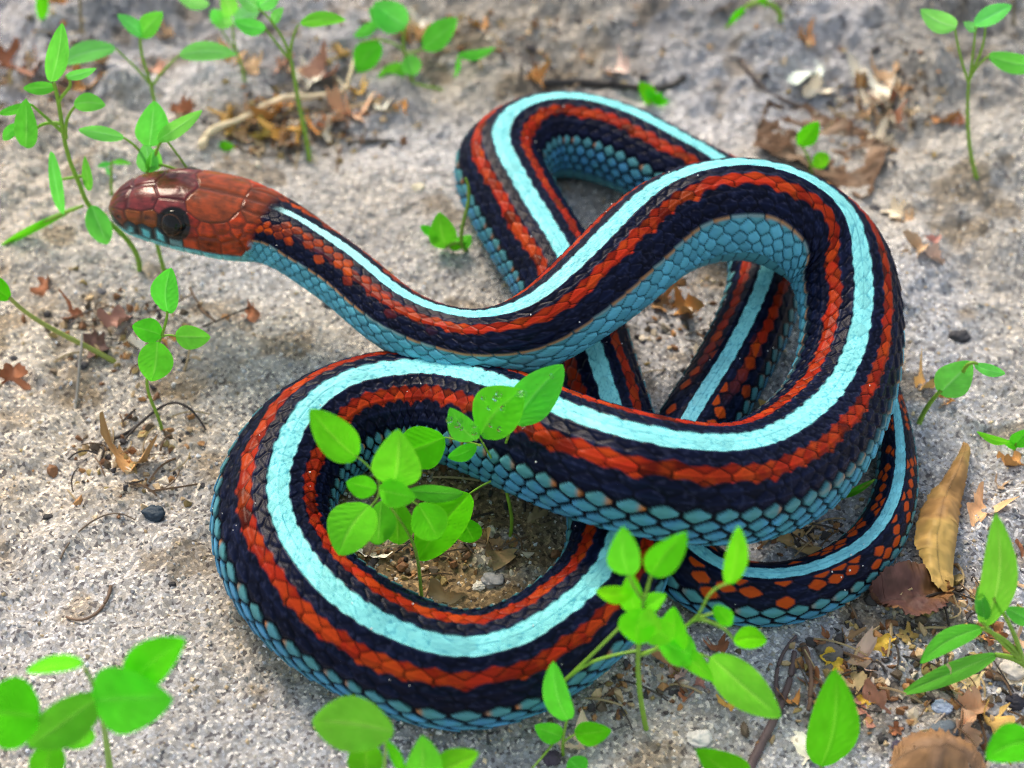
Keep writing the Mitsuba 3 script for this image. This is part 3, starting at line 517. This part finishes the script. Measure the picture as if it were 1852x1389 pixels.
seedling('slender pale stem lying across the soil at the left edge', (205, 652), [[(208, 655), (139, 618), (74, 583), (17, 538)]], [(18, 540, -50, 500, 36)], tone=.95, seed=26, name='fallen_stem', cat='stem', thick=1.6, color=(.30, .36, .08))
seedling('blurred green grass blade at the left edge left of the snout', (2, 445), [[(2, 448), (70, 405), (118, 385), (150, 372)]], [(0, 446, 146, 372, 12)], tone=1.0, seed=27, name='wild_grass', cat='grass', thick=1.4)
seedling('upright green leaf at the very top left of the photo', (75, 44), [[(75, 44), (75, 34)]], [(75, 36, 74, -30, 20)], tone=.95, seed=28)
seedling('bare brown stem at the top left', (148, 62), [[(148, 62), (145, 20), (144, -20)]], [], seed=29, name='bare_stem', cat='stem', color=(.22, .18, .07))
seedling('bare thin stem at the top right edge', (1832, 60), [[(1832, 60), (1833, 20), (1836, -20)]], [], seed=30, name='bare_stem', cat='stem', color=(.20, .17, .09))
seedling('pale arching grass sprig at the top right of centre', (1406, 38), [[(1406, 38), (1394, 8), (1362, 6), (1338, 24), (1312, 50)]], [(1350, 12, 1318, 44, 12), (1392, 10, 1370, -6, 12)], tone=1.1, seed=31, name='grass_sprig', cat='grass', thick=1.6)
seedling('small blurred green leaf scrap between the pale twig and the head', (408, 268), [], [(396, 260, 424, 266, 16)], seed=32, name='leaf_scrap', cat='leaf')

# ------------------------------------------------------------------ dry matter: twigs, curled leaves, husks, stones
def twig(label, paths, color, name='twig', cat='twig'):
    k = thing(name, label, cat)
    for i, (pts, w) in enumerate(paths):
        P = [on_ground(q[0], q[1], (q[2] if len(q) > 2 else .6) * MM) for q in pts]; r = px(P[0], w) / 2
        v, f = tube(P, np.linspace(r, r * .6, len(P)), 8, n=9 * len(P))
        v = v + (meshkit.noise(v / .0021, 3) - .5)[:, None] * r * .7
        c = np.array(color) * (.55 + .8 * meshkit.fbm(v / .0025, 3, 7))[:, None]
        put('shoot' if i else 'stick', v, f, 'dry_matter', c, holder=k)
twig('long pale straw twig with an upright fork among husks left of the back loop', [([(366, 262, 2), (400, 228, 2.6), (445, 200, 3), (495, 182, 3), (550, 173, 3), (628, 160, 3)], 15), ([(626, 162, 3), (634, 130, 4), (644, 92, 6)], 9), ([(626, 161, 3), (612, 140, 4)], 7)], (.80, .68, .46))
twig('short straw stalk lying right of the forked pale twig', [([(610, 205), (650, 190), (696, 170)], 9)], (.50, .40, .24))
twig('thin grey upright stick at the left, crossing the pale stem', [([(132, 765), (138, 715), (144, 660, 3), (148, 600, 6)], 7)], (.36, .34, .30))
twig('dark curled rootlet at the foot of the low seedling on the left', [([(205, 792), (250, 768), (285, 740, 2), (318, 728, 4), (350, 745, 3), (372, 778)], 6), ([(250, 768), (230, 790), (212, 812)], 5)], (.05, .042, .04), 'rootlet', 'root')
twig('short dark stick on the sand between the husks and the back loop', [([(628, 262), (670, 255), (712, 254)], 9)], (.07, .065, .06))
twig('dark bark strip lying just behind the top of the back loop', [([(985, 152), (1060, 150, 1), (1140, 156, 1), (1200, 150, 1), (1240, 136)], 16)], (.045, .042, .042), 'bark_strip', 'bark')
twig('purplish dead root running off the bottom edge right of centre', [([(1352, 1400), (1385, 1330), (1412, 1275), (1436, 1180)], 19), ([(1412, 1275), (1404, 1240), (1440, 1150)], 10)], (.12, .085, .09), 'dead_root', 'root')
twig('brown stick end leaning on the cluster of husks at the bottom right', [([(1452, 1165), (1466, 1215, 2), (1462, 1285, 1)], 12)], (.17, .10, .07))
twig('thin straw by the bluish chip at the bottom right', [([(1672, 1330), (1700, 1300), (1716, 1282)], 6)], (.45, .38, .33))
twig('dark line of twig running down toward the big dry leaf beyond the loop', [([(1342, 108), (1368, 145), (1400, 172), (1450, 192), (1498, 222)], 8)], (.13, .10, .085))
twig('faint brown rootlet on the sand left of the front coil', [([(110, 1010), (150, 955), (200, 930), (245, 940)], 4)], (.16, .12, .09), 'rootlet', 'root')
twig('dark crooked rootlet at the lower left', [([(200, 1060), (190, 1090), (170, 1112), (120, 1115)], 7)], (.20, .13, .09), 'rootlet', 'root')
twig('thin black line of twig under the husks behind the snake head', [([(430, 262), (480, 280), (530, 275), (575, 268)], 5)], (.06, .05, .04))

def sheet(label, poly, color, name, cat, lift=1.0, crumple=1.0, fold=None, color2=None, seed=0, bow=0.0):
    """A dry leaf: the outlined blade, lifted, bowed and crumpled, with a midrib."""
    from shapely.geometry import Polygon, Point
    P = np.array([on_ground(u, v) for u, v in poly]); c0 = P.mean(0); y0 = P[:, :2]
    pg = Polygon(y0).buffer(0)
    # smooth outline resampled, then a polar fan of rings
    s = np.r_[0, np.cumsum(np.linalg.norm(np.diff(np.vstack([y0, y0[:1]]), axis=0), axis=1))]
    cs = PchipInterpolator(s, np.vstack([y0, y0[:1]])); q = np.linspace(0, s[-1], 150, endpoint=False); o = cs(q)
    g = np.random.default_rng(seed)
    o = o + .0009 * (g.random((150, 1)) - .5) * unit(o - c0[:2])
    # spine from the two farthest corners
    i, j = np.unravel_index(np.argmax(np.linalg.norm(o[:, None] - o[None], axis=-1)), (150, 150)); a, b = o[i], o[j]; ax = unit(b - a); L = np.linalg.norm(b - a)
    tt = np.clip(((o - a) @ ax) / L, .04, .96); foot = a + ax * (tt * L)[:, None]
    left = np.array([-ax[1], ax[0]])
    mids = {}
    side_d = (o - foot) @ left
    K_ = 20; lo = np.interp(np.linspace(0, 1, K_), *np.array(sorted(zip(tt[side_d < 0], side_d[side_d < 0]))).T) if (side_d < 0).any() else np.zeros(K_)
    hi = np.interp(np.linspace(0, 1, K_), *np.array(sorted(zip(tt[side_d >= 0], side_d[side_d >= 0]))).T) if (side_d >= 0).any() else np.zeros(K_)
    foot = foot + left * np.interp(tt, np.linspace(0, 1, K_), (lo + hi) / 2)[:, None]
    rings = 12; k = np.linspace(0, 1, rings)[None, :, None]
    XY = foot[:, None] * (1 - k) + o[:, None] * k
    w = np.abs(hi - lo).max() + 1e-6
    across = np.linspace(0, 1, rings)[None] + 0 * XY[..., 0]
    Z = surface_z(XY[..., 0], XY[..., 1]) * 0 + ground_z(XY[..., 0], XY[..., 1]) + lift * MM
    p3 = np.stack([XY[..., 0], XY[..., 1], 0 * Z + seed], -1)
    Z = Z + crumple * MM * (1.8 * (meshkit.fbm(p3 / .009, 3, seed) - .5) + 1.0 * (meshkit.fbm(p3 / .0032, 3, seed + 5) - .5))
    Z = Z + bow * MM * across ** 1.7
    if fold: Z = Z + fold * MM * np.sin(np.pi * tt)[:, None] * (1 - across ** 2)
    v = np.stack([XY[..., 0], XY[..., 1], Z], -1).reshape(-1, 3)
    f = tri(grid_faces(150, rings)); jn = np.arange(rings - 1)
    f = np.vstack([f, tri(np.stack([149 * rings + jn, 149 * rings + jn + 1, jn + 1, jn], -1))])
    mot = meshkit.fbm(p3 / .006, 4, seed + 9)[..., None]; mot2 = meshkit.fbm(p3 / .0016, 3, seed + 4)[..., None]
    c = np.array(color) * (1 - sstep(.4, .65, mot)) + np.array(color2 if color2 is not None else np.array(color) * .45) * sstep(.4, .65, mot)
    c = c * (.6 + .8 * mot2); rib = np.exp(-(across / .07) ** 2)[..., None]; c = c * (1 - .35 * rib)
    k2 = number(name); put(name, v, f, 'dry_matter', c.reshape(-1, 3)); labels[k2] = {'label': label, 'category': cat}
    return k2
sheet('long tan curled dry leaf standing right of the tail bend', [(1738, 812), (1747, 824), (1744, 869), (1728, 958), (1719, 1020), (1711, 1085), (1692, 1086), (1664, 1036), (1650, 1012), (1657, 945), (1686, 900), (1709, 869), (1730, 831)], (.36, .20, .07), 'dry_leaf', 'dry leaf', lift=3.2, crumple=2.6, fold=3.0, color2=(.50, .33, .10), seed=3)
sheet('big grey-brown rotting leaf beyond the right loop', [(1356, 290), (1372, 235), (1395, 190), (1450, 195), (1495, 218), (1540, 232), (1578, 252), (1600, 285), (1585, 325), (1562, 365), (1530, 350), (1470, 320), (1420, 300)], (.11, .058, .03), 'dry_leaf', 'dry leaf', lift=.2, crumple=4.2, bow=1.6, color2=(.27, .18, .12), seed=5)
sheet('dark purple-brown pod shell below the tan curled leaf', [(1568, 1090), (1590, 1058), (1640, 1040), (1690, 1052), (1712, 1085), (1700, 1118), (1660, 1136), (1615, 1128)], (.10, .045, .04), 'pod_shell', 'pod', lift=1.4, crumple=2.6, bow=2.6, color2=(.20, .10, .035), seed=8)
sheet('blurred brown leaf at the bottom edge near the right corner', [(1606, 1420), (1618, 1362), (1650, 1342), (1690, 1338), (1730, 1352), (1765, 1380), (1780, 1430)], (.30, .16, .07), 'dry_leaf', 'dry leaf', lift=3.0, crumple=1.2, fold=2.5, color2=(.22, .13, .08), seed=11)
MARKS = [('the snake snout', 200, 372), ('the snake eye', 322, 398), ('the snake neck', 620, 440), ('the top of the back loop', 1000, 165), ('the outer back loop', 850, 340), ('the top of the right loop', 1400, 290),
         ('the outer right loop', 1620, 560), ('the tail bend', 1600, 960), ('the tan curled leaf', 1700, 950), ('the pod shell', 1640, 1090), ('the dark green oval leaf', 1500, 1290), ('the white pebble', 1266, 1338),
         ('the pink husk cup', 1576, 1276), ('the bottom right corner', 1852, 1389), ('the big rotting leaf', 1480, 270), ('the pale green flake', 1452, 130), ('the lone upper right seedling', 1755, 200), ('the upper right corner', 1852, 0),
         ('the fork of the pale twig', 628, 160), ('the left twig end', 380, 250), ('the forked seedling foot', 560, 290), ('the upper left corner', 0, 0), ('the left edge midpoint', 0, 690), ('the bottom left corner', 0, 1389),
         ('the dark blue-grey pebble', 279, 932), ('the lower front coil', 470, 1100), ('the low left seedling foot', 291, 778), ('the bushy seedling foot', 1171, 1318), ('the round yellow husk', 1676, 702), ('the white torn husk', 250, 630), ('the top edge middle', 926, 0), ('the orange star husk', 1236, 562)]
USED = set()
def which(kind, u, v, size, color):
    """A label of its own for one of many scattered bits: its colour, and where it lies from the nearest landmark."""
    c = np.asarray(color, float); lum = c.mean()
    tone = ('black' if lum < .05 else 'dark grey' if lum < .1 else 'grey') if c.max() < 1.5 * c.min() and lum < .35 else 'pale cream' if lum > .55 else 'rust-red' if lum < .15 else 'orange' if c[2] < .25 * c[0] else 'tan'
    for name, mu, mv in sorted(MARKS, key=lambda m: math.hypot(m[1] - u, m[2] - v)):
        d = math.hypot(mu - u, mv - v); a = int(round(math.atan2(v - mv, u - mu) / (math.pi / 4))) % 8
        way = ('right of', 'below right of', 'below', 'below left of', 'left of', 'above left of', 'above', 'above right of')[a]
        text = f"{'tiny' if size < 31 else 'small' if size < 46 else 'larger'} {tone} {kind} {'close' if d < 60 else 'nearby' if d < 130 else 'far'} {way} {name}"
        if text not in USED: break
    USED.add(text); return text
def husk(label, u, v, size, color, cat='seed husk', name='seed_husk', seed=0, curl=.85, lobes=None, group=None, tilt=.65, stretch=1.0):
    """A dry calyx or flake: a thin lobed shell, cupped and tilted."""
    g = np.random.default_rng(seed * 7 + int(u) + 3); P = on_ground(u, v); R = px(P, size) / 2
    n, m = 7, 36; lob = lobes or g.integers(3, 6)
    r = np.linspace(0, 1, n)[:, None]; ph = np.arange(m)[None] * 2 * np.pi / m; o = g.random(5) * 6.28
    Rad = 1 + .24 * np.cos(lob * ph + o[0]) + .20 * np.sin((lob - 1) * ph + o[1]) + .16 * np.sin(7 * ph + o[2]) + .22 * (g.random((1, m)) - .5)
    x = r * Rad * np.cos(ph) * stretch; y = r * Rad * np.sin(ph)
    z = curl * (r * Rad) ** 2 * (.6 + .7 * np.sin(2 * ph + o[3])) + .16 * np.sin(5 * x + o[4]) * r + .14 * np.sin(6 * y + o[1]) * r
    q = np.stack([x, y, z], -1).reshape(-1, 3) * R
    a, b, c_ = g.random() * 6.28, (g.random() - .5) * 2 * tilt, (g.random() - .5) * 2 * tilt
    Rm = trimesh.transformations.euler_matrix(b, c_, a)[:3, :3]; q = q @ Rm.T
    q[:, 2] -= np.quantile(q[:, 2], .22); q = q + P + [0, 0, .0002]
    f = tri(grid_faces(n, m, True))
    mot = meshkit.fbm(q / .0018, 3, seed)[:, None]
    c = np.array(color) ** .86 * (.8 + 1.15 * mot) * (1 - .2 * (r + 0 * ph).reshape(-1, 1))
    label = which('leaf flake' if name == 'leaf_flake' else 'husk', u, v, size, color) if group else label
    k = number(name); put(name, q, f, 'dry_matter', c); labels[k] = {'label': label, 'category': cat}
    if group: labels[k]['group'] = group
ORANGE, TAN, CREAM, RUST, PALE = (.42, .19, .05), (.42, .27, .15), (.72, .62, .46), (.26, .09, .04), (.80, .74, .60)
husk('white torn husk beside the three-leaved seedling left of the coil', 250, 630, 52, PALE, seed=1); husk('pinkish husk with dark hole below the snake chin at left', 215, 582, 46, (.34, .16, .12), seed=2)
husk('brown husk crumb beside the pinkish husk on the left', 132, 572, 36, RUST, seed=3); husk('russet flake cluster at the left edge', 22, 685, 50, RUST, seed=4)
husk('small rusty flake below the seedling stem at the left', 82, 520, 34, RUST, seed=5); husk('orange-tan torn husk between rootlet and the front coil', 238, 842, 76, (.42, .22, .08), seed=6)
husk('rust coloured oval flake on sand under the snake neck', 452, 572, 34, RUST, seed=7, lobes=2); husk('orange husk tip beside the white torn husk', 300, 622, 26, ORANGE, seed=9); husk('dark splinter husk at the end of the pale stem', 172, 636, 40, (.10, .05, .04), seed=10, lobes=2, stretch=2)
husk('brown star husk on dark soil inside the front coil', 888, 996, 62, (.30, .18, .08), seed=11, lobes=3); husk('tan husk at the inner edge of the front coil', 806, 1090, 58, (.36, .24, .12), seed=12, lobes=3); husk('grey-tan flake right of the tall dewy stem inside the coil', 972, 938, 36, (.24, .18, .10), seed=13)
husk('small white flake inside the coil near its left rim', 668, 1006, 30, PALE, seed=14, lobes=2, stretch=1.8, curl=.3); husk('orange star husk under the arch of the right loop', 1236, 562, 54, ORANGE, seed=15, lobes=4); husk('brown husk between neck and back limb', 1196, 548, 40, (.28, .15, .06), seed=16)
husk('tan forked husk in the dark gap above the tail', 1432, 976, 64, (.36, .24, .10), seed=17, lobes=3); husk('yellow-brown flake under the loop beside the second limb', 1386, 742, 28, (.42, .26, .06), seed=18)
husk('round yellow-orange husk right of the snake by the slanting sprout', 1676, 702, 50, (.55, .32, .10), seed=19, lobes=5, curl=1.1); husk('orange crumb right of the round yellow husk', 1712, 728, 28, ORANGE, seed=20)
husk('cream and orange torn husk right of the tan curled leaf', 1776, 922, 66, (.62, .34, .16), seed=21, lobes=3); husk('rust husk at the right edge beside the tall pale leaf', 1846, 995, 46, RUST, seed=22); husk('small tan husk at the foot of the tall pale leaf', 1826, 1050, 30, TAN, seed=23)
husk('open pink husk cup with yellow inside, bottom right', 1576, 1276, 72, (.42, .18, .13), seed=24, lobes=6, curl=1.2); husk('yellow flake inside the pink husk cup', 1566, 1266, 30, (.50, .30, .03), seed=25, lobes=2, curl=.3)
husk('large tan husk of the right-hand husk cluster at the bottom', 1745, 1290, 70, (.50, .27, .15), seed=26, lobes=3, curl=.9); husk('yellow-centred husk at the right of the bottom right cluster', 1786, 1300, 64, (.52, .32, .08), seed=27, lobes=4, curl=.9); husk('lower pinkish husk of the bottom right cluster', 1742, 1318, 52, (.58, .36, .22), seed=28, lobes=3); husk('cream husk lobe behind the bottom right cluster', 1718, 1246, 74, (.60, .47, .24), seed=29, lobes=3)
husk('pale pink husk right above the dark green oval leaf', 1552, 1202, 52, (.52, .36, .28), seed=30, lobes=3); husk('yellow husk flake above the dark green oval leaf', 1506, 1198, 38, (.58, .36, .03), seed=31, lobes=2, curl=.3); husk('tan curled husk right of the dark green oval leaf', 1540, 1236, 46, (.50, .36, .18), seed=32); husk('yellow splinter flake below the tail on brown soil', 1596, 1170, 32, (.58, .36, .04), seed=33, lobes=2, stretch=1.7, curl=.2)
husk('amber husk left of the large leaf at the bottom', 1322, 1272, 42, (.52, .28, .05), seed=34, curl=.9); husk('brown husk crumb under the bushy seedling', 1298, 1172, 40, RUST, seed=35); husk('curled orange-brown husk below the bushy seedling', 1200, 1196, 58, (.40, .18, .09), seed=36, lobes=3, curl=.9); husk('pale pink curl of husk under the lower right leaf of the bushy seedling', 1236, 1222, 46, (.40, .26, .22), seed=37)
husk('cream forked flake at the bottom edge left of the dark green leaf', 1450, 1358, 56, PALE, seed=38, lobes=3, curl=.3); husk('pale tan husk under the small four-leaved seedling', 1040, 1352, 56, (.68, .50, .34), seed=39, lobes=3); husk('amber crumb beside the purplish dead root', 1432, 1268, 34, (.42, .17, .04), seed=40)
husk('whitish green flake of bark at the upper right', 1452, 130, 70, (.62, .72, .64), seed=41, lobes=2, curl=.25, tilt=.15, cat='flake', name='pale_flake'); husk('small orange chip uphill of the pale green flake', 1457, 74, 34, (.42, .20, .08), seed=42); husk('cream flake below the pale green flake', 1474, 168, 44, CREAM, seed=43, lobes=3)
for i, (u, v, sz, c) in enumerate([(1560, 138, 40, PALE), (1600, 138, 44, TAN), (1600, 165, 48, PALE), (1562, 162, 32, ORANGE), (1585, 192, 40, CREAM), (1622, 200, 40, PALE), (1606, 178, 32, RUST), (1565, 215, 30, TAN), (1588, 222, 34, TAN), (1620, 238, 40, (.34, .14, .08)), (1590, 258, 40, CREAM), (1632, 165, 34, TAN), (1530, 232, 28, RUST), (1648, 190, 28, CREAM), (1575, 178, 26, TAN)]):
    husk('small husk in the scatter of pale husks uphill of the right loop', u, v, sz, c, seed=50 + i, group='scattered husks at the upper right')
for i, (u, v, sz, c) in enumerate([(500, 210, 60, ORANGE), (455, 226, 46, TAN), (420, 235, 40, (.40, .26, .06)), (480, 250, 44, (.40, .30, .06)), (535, 250, 56, (.52, .27, .05)), (575, 240, 50, (.55, .25, .06)), (610, 222, 52, (.50, .26, .14)), (640, 212, 46, (.56, .33, .20)), (655, 192, 30, PALE), (598, 245, 36, CREAM), (560, 145, 50, PALE), (585, 132, 56, (.40, .20, .14)), (530, 130, 40, TAN), (510, 120, 44, (.44, .24, .16)), (645, 168, 34, (.45, .28, .06)), (440, 250, 34, TAN), (515, 262, 40, TAN), (690, 196, 36, PALE), (730, 196, 26, ORANGE), (620, 105, 30, (.42, .26, .08)), (410, 210, 36, (.40, .24, .07)), (460, 120, 40, TAN)]):
    husk('dry orange and tan husk in the litter around the forked pale twig', u, v, sz, c, seed=80 + i, group='husk litter by the pale twig')
for i, (u, v, sz, c) in enumerate([(18, 120, 60, RUST), (60, 128, 50, (.30, .13, .08)), (150, 150, 44, ORANGE), (180, 120, 50, (.34, .20, .10)), (330, 205, 40, RUST), (120, 165, 36, (.2, .1, .06)), (300, 68, 34, TAN), (110, 12, 46, ORANGE), (280, 130, 40, (.36, .18, .12)), (420, 105, 40, (.55, .32, .14)), (745, 55, 60, PALE), (770, 70, 44, (.5, .28, .12)), (730, 70, 36, ORANGE), (1120, 128, 46, (.56, .42, .36)), (968, 146, 36, ORANGE), (868, 44, 30, ORANGE)]):
    husk('rusty dry leaf flake on the sand at the far left and top', u, v, sz, c, seed=120 + i, group='rusty flakes at the far edge', name='leaf_flake', cat='leaf flake')
for i, (u, v, sz, c) in enumerate([(1620, 385, 34, CREAM), (1660, 455, 44, TAN), (1690, 470, 34, (.5, .33, .24)), (1640, 400, 26, TAN), (1708, 215, 40, (.28, .12, .04)), (1735, 222, 24, RUST), (1690, 440, 26, (.45, .22, .18))]):
    husk('little tan husk fragment on the bare sand right of the loop', u, v, sz, c, seed=150 + i, group='husk fragments right of the loop')
for i, (u, v, sz, c) in enumerate([(1830, 842, 36, ORANGE), (1805, 880, 26, TAN), (1800, 1150, 36, RUST), (1848, 1160, 40, TAN), (1770, 1150, 24, ORANGE), (1690, 1220, 26, TAN), (1620, 1320, 22, RUST), (1490, 1155, 30, RUST), (1465, 1235, 34, RUST), (1530, 1150, 26, (.2, .12, .06)), (1640, 1150, 30, (.3, .2, .06)), (1840, 1225, 44, CREAM), (1240, 1262, 26, RUST), (1270, 1245, 30, (.3, .12, .1))]):
    husk('small brown husk crumb in the litter at the lower right', u, v, sz, c, seed=170 + i, group='husk crumbs at the lower right')
def pebble(label, u, v, size, color, seed=0, group=None, flat=.6):
    P = on_ground(u, v); R = px(P, size) / 2; m = trimesh.creation.icosphere(3, 1.0); q = m.vertices
    q = q * (1 + 1.1 * (meshkit.fbm(q * 1.3 + seed * 5.1, 3, seed) - .5)[:, None] + .34 * (meshkit.noise(q * 4 + seed, seed) - .5)[:, None])
    q = q * [1.1, .85, flat] * R + P + [0, 0, R * flat * .45]
    c = np.array(color) * (.6 + .8 * meshkit.fbm(q / .0012, 3, seed))[:, None]
    label = which('pebble', u, v, size * 1.8, color) if group else label
    k = number('pebble'); put('pebble', q, m.faces, 'stone', c, smooth=True); labels[k] = {'label': label, 'category': 'pebble'}
    if group: labels[k]['group'] = group
pebble('dark blue-grey pebble left of the front coil', 279, 932, 36, (.03, .05, .075), 1); pebble('black crumb of soil on the sand right of the loop', 1734, 612, 34, (.05, .05, .06), 2); pebble('white pebble at the bottom edge right of centre', 1266, 1338, 38, (.7, .69, .66), 3)
pebble('pale bluish chip left of the bottom right husk cluster', 1704, 1282, 32, (.34, .42, .60), 4); pebble('slate grey chip below the pale bluish chip', 1706, 1322, 40, (.12, .15, .19), 5); pebble('dark pebble right of the bottom right husk cluster', 1832, 1272, 34, (.03, .03, .045), 6)
pebble('grey rounded pebble above the yellow husk flake', 1500, 1182, 40, (.14, .13, .13), 7); pebble('white grain on the sand left of the back loop', 914, 462, 22, (.75, .7, .55), 8) if False else None
pebble('cream pebble on the sand between neck and back loop', 758, 342, 22, (.75, .68, .50), 9); pebble('dark purplish pebble beside the small bottom seedling', 1000, 1374, 30, (.08, .06, .09), 10); pebble('grey pebble inside the coil near its lower rim', 892, 1052, 34, (.34, .34, .36), 11); pebble('white crumb inside the coil left of the grey pebble', 868, 1062, 20, (.7, .66, .6), 12)
pebble('dark pebble above the dark pink husk at the lower right', 1628, 1352, 28, (.06, .05, .09), 13); pebble('pale stone chip under the right-edge seedling', 1838, 1212, 50, (.6, .56, .52), 14)
g_ = np.random.default_rng(77)
for i in range(26):
    u, v = g_.uniform(20, 1830), g_.uniform(30, 1370); P = on_ground(u, v)
    if SNAKE_TREE.query(P)[0] < .006: continue
    pebble('dark little pebble half sunk in the pale sand', u, v, g_.uniform(10, 20), g_.choice([.03, .06, .12]) * np.array((1, 1, 1.15)), 20 + i, 'little dark pebbles in the sand')
def build_clods():
    """Crumbs of soil and plant litter too small to tell apart."""
    g = np.random.default_rng(5); V, F, Cc = [], [], []
    spots = [(540, 220, 130, 50, 260), (1590, 190, 90, 80, 160), (1540, 1220, 130, 90, 170), (1760, 1230, 110, 110, 140), (780, 980, 150, 90, 260), (250, 830, 110, 80, 150), (220, 600, 120, 70, 140), (1450, 960, 110, 50, 120), (1230, 560, 110, 90, 110), (80, 130, 110, 60, 130), (1100, 1240, 160, 60, 140), (900, 80, 400, 60, 220), (1680, 1090, 100, 60, 120)]
    base = trimesh.creation.icosphere(0); n = 0
    for u, v, su, sv, k in spots:
        Q = np.array([on_z(g.normal(u, su * .6), g.normal(v, sv * .6)) for _ in range(k)]); Q[:, 2] = ground_z(Q[:, 0], Q[:, 1])
        for P in Q:
            r = g.uniform(.0003, .0011)
            if SNAKE_TREE.query(P)[0] < .0022: continue
            q = base.vertices * g.uniform(.4, 1.3, (12, 1)) * r * g.uniform(.5, 1.5, 3) @ np.linalg.qr(g.normal(size=(3, 3)))[0] + P + [0, 0, r * .3]
            c = np.array([(.42, .22, .09), (.24, .12, .06), (.13, .10, .07), (.52, .38, .22), (.36, .27, .11), (.06, .055, .06), (.68, .6, .48)][g.choice(7)]) * g.uniform(.7, 1.2)
            V.append(q); F.append(base.faces + n); Cc.append(np.tile(c, (12, 1))); n += 12
            if g.random() < .16:                              # fibres and straw bits
                d = unit(np.r_[g.normal(size=2), g.normal() * .25]); L = g.uniform(.003, .011); e = np.array([P - d * L / 2, P + [g.normal() * .0006, g.normal() * .0006, .0008], P + d * L / 2]) + [0, 0, .0006]
                tv, tf = tube(e, g.uniform(.00012, .00028), 4, 6); V.append(tv); F.append(tf + n); Cc.append(np.tile(np.array([(.42, .32, .18), (.16, .10, .06), (.06, .05, .045)][g.choice(3)]), (len(tv), 1))); n += len(tv)
    k = put('litter_crumbs', np.vstack(V), np.vstack(F), 'dry_matter', np.vstack(Cc), smooth=False)
    labels[k] = {'label': 'brown crumbs of plant litter and soil between the husks', 'category': 'litter', 'kind': 'stuff'}
build_clods()
def build_specks():
    g = np.random.default_rng(9); V, F, n = [], [], 0; base = trimesh.creation.icosphere(0)
    H, M_ = SNAKE_P.shape[:2]; up = SNAKE_P - np.repeat(SNAKE_P.mean(1, keepdims=True), M_, 1)
    for _ in range(420):
        i, j = g.integers(300, H), g.integers(0, M_)
        n_ = unit(up[i, j]); p = SNAKE_P[i, j]
        if n_[2] < .25 or meshkit.noise(p[None] / .03 + 4)[0] < .46: continue
        r = g.uniform(.00009, .00022)
        V.append(base.vertices * g.uniform(.7, 1.3, (12, 1)) * r + p + n_ * r * .5); F.append(base.faces + n); n += 12
    k = put('sand_specks', np.vstack(V), np.vstack(F), 'stone', np.full((n, 3), .8), smooth=False)
    labels[k] = {'label': 'white specks of sand stuck to the back of the snake', 'category': 'sand', 'kind': 'stuff'}
build_specks()
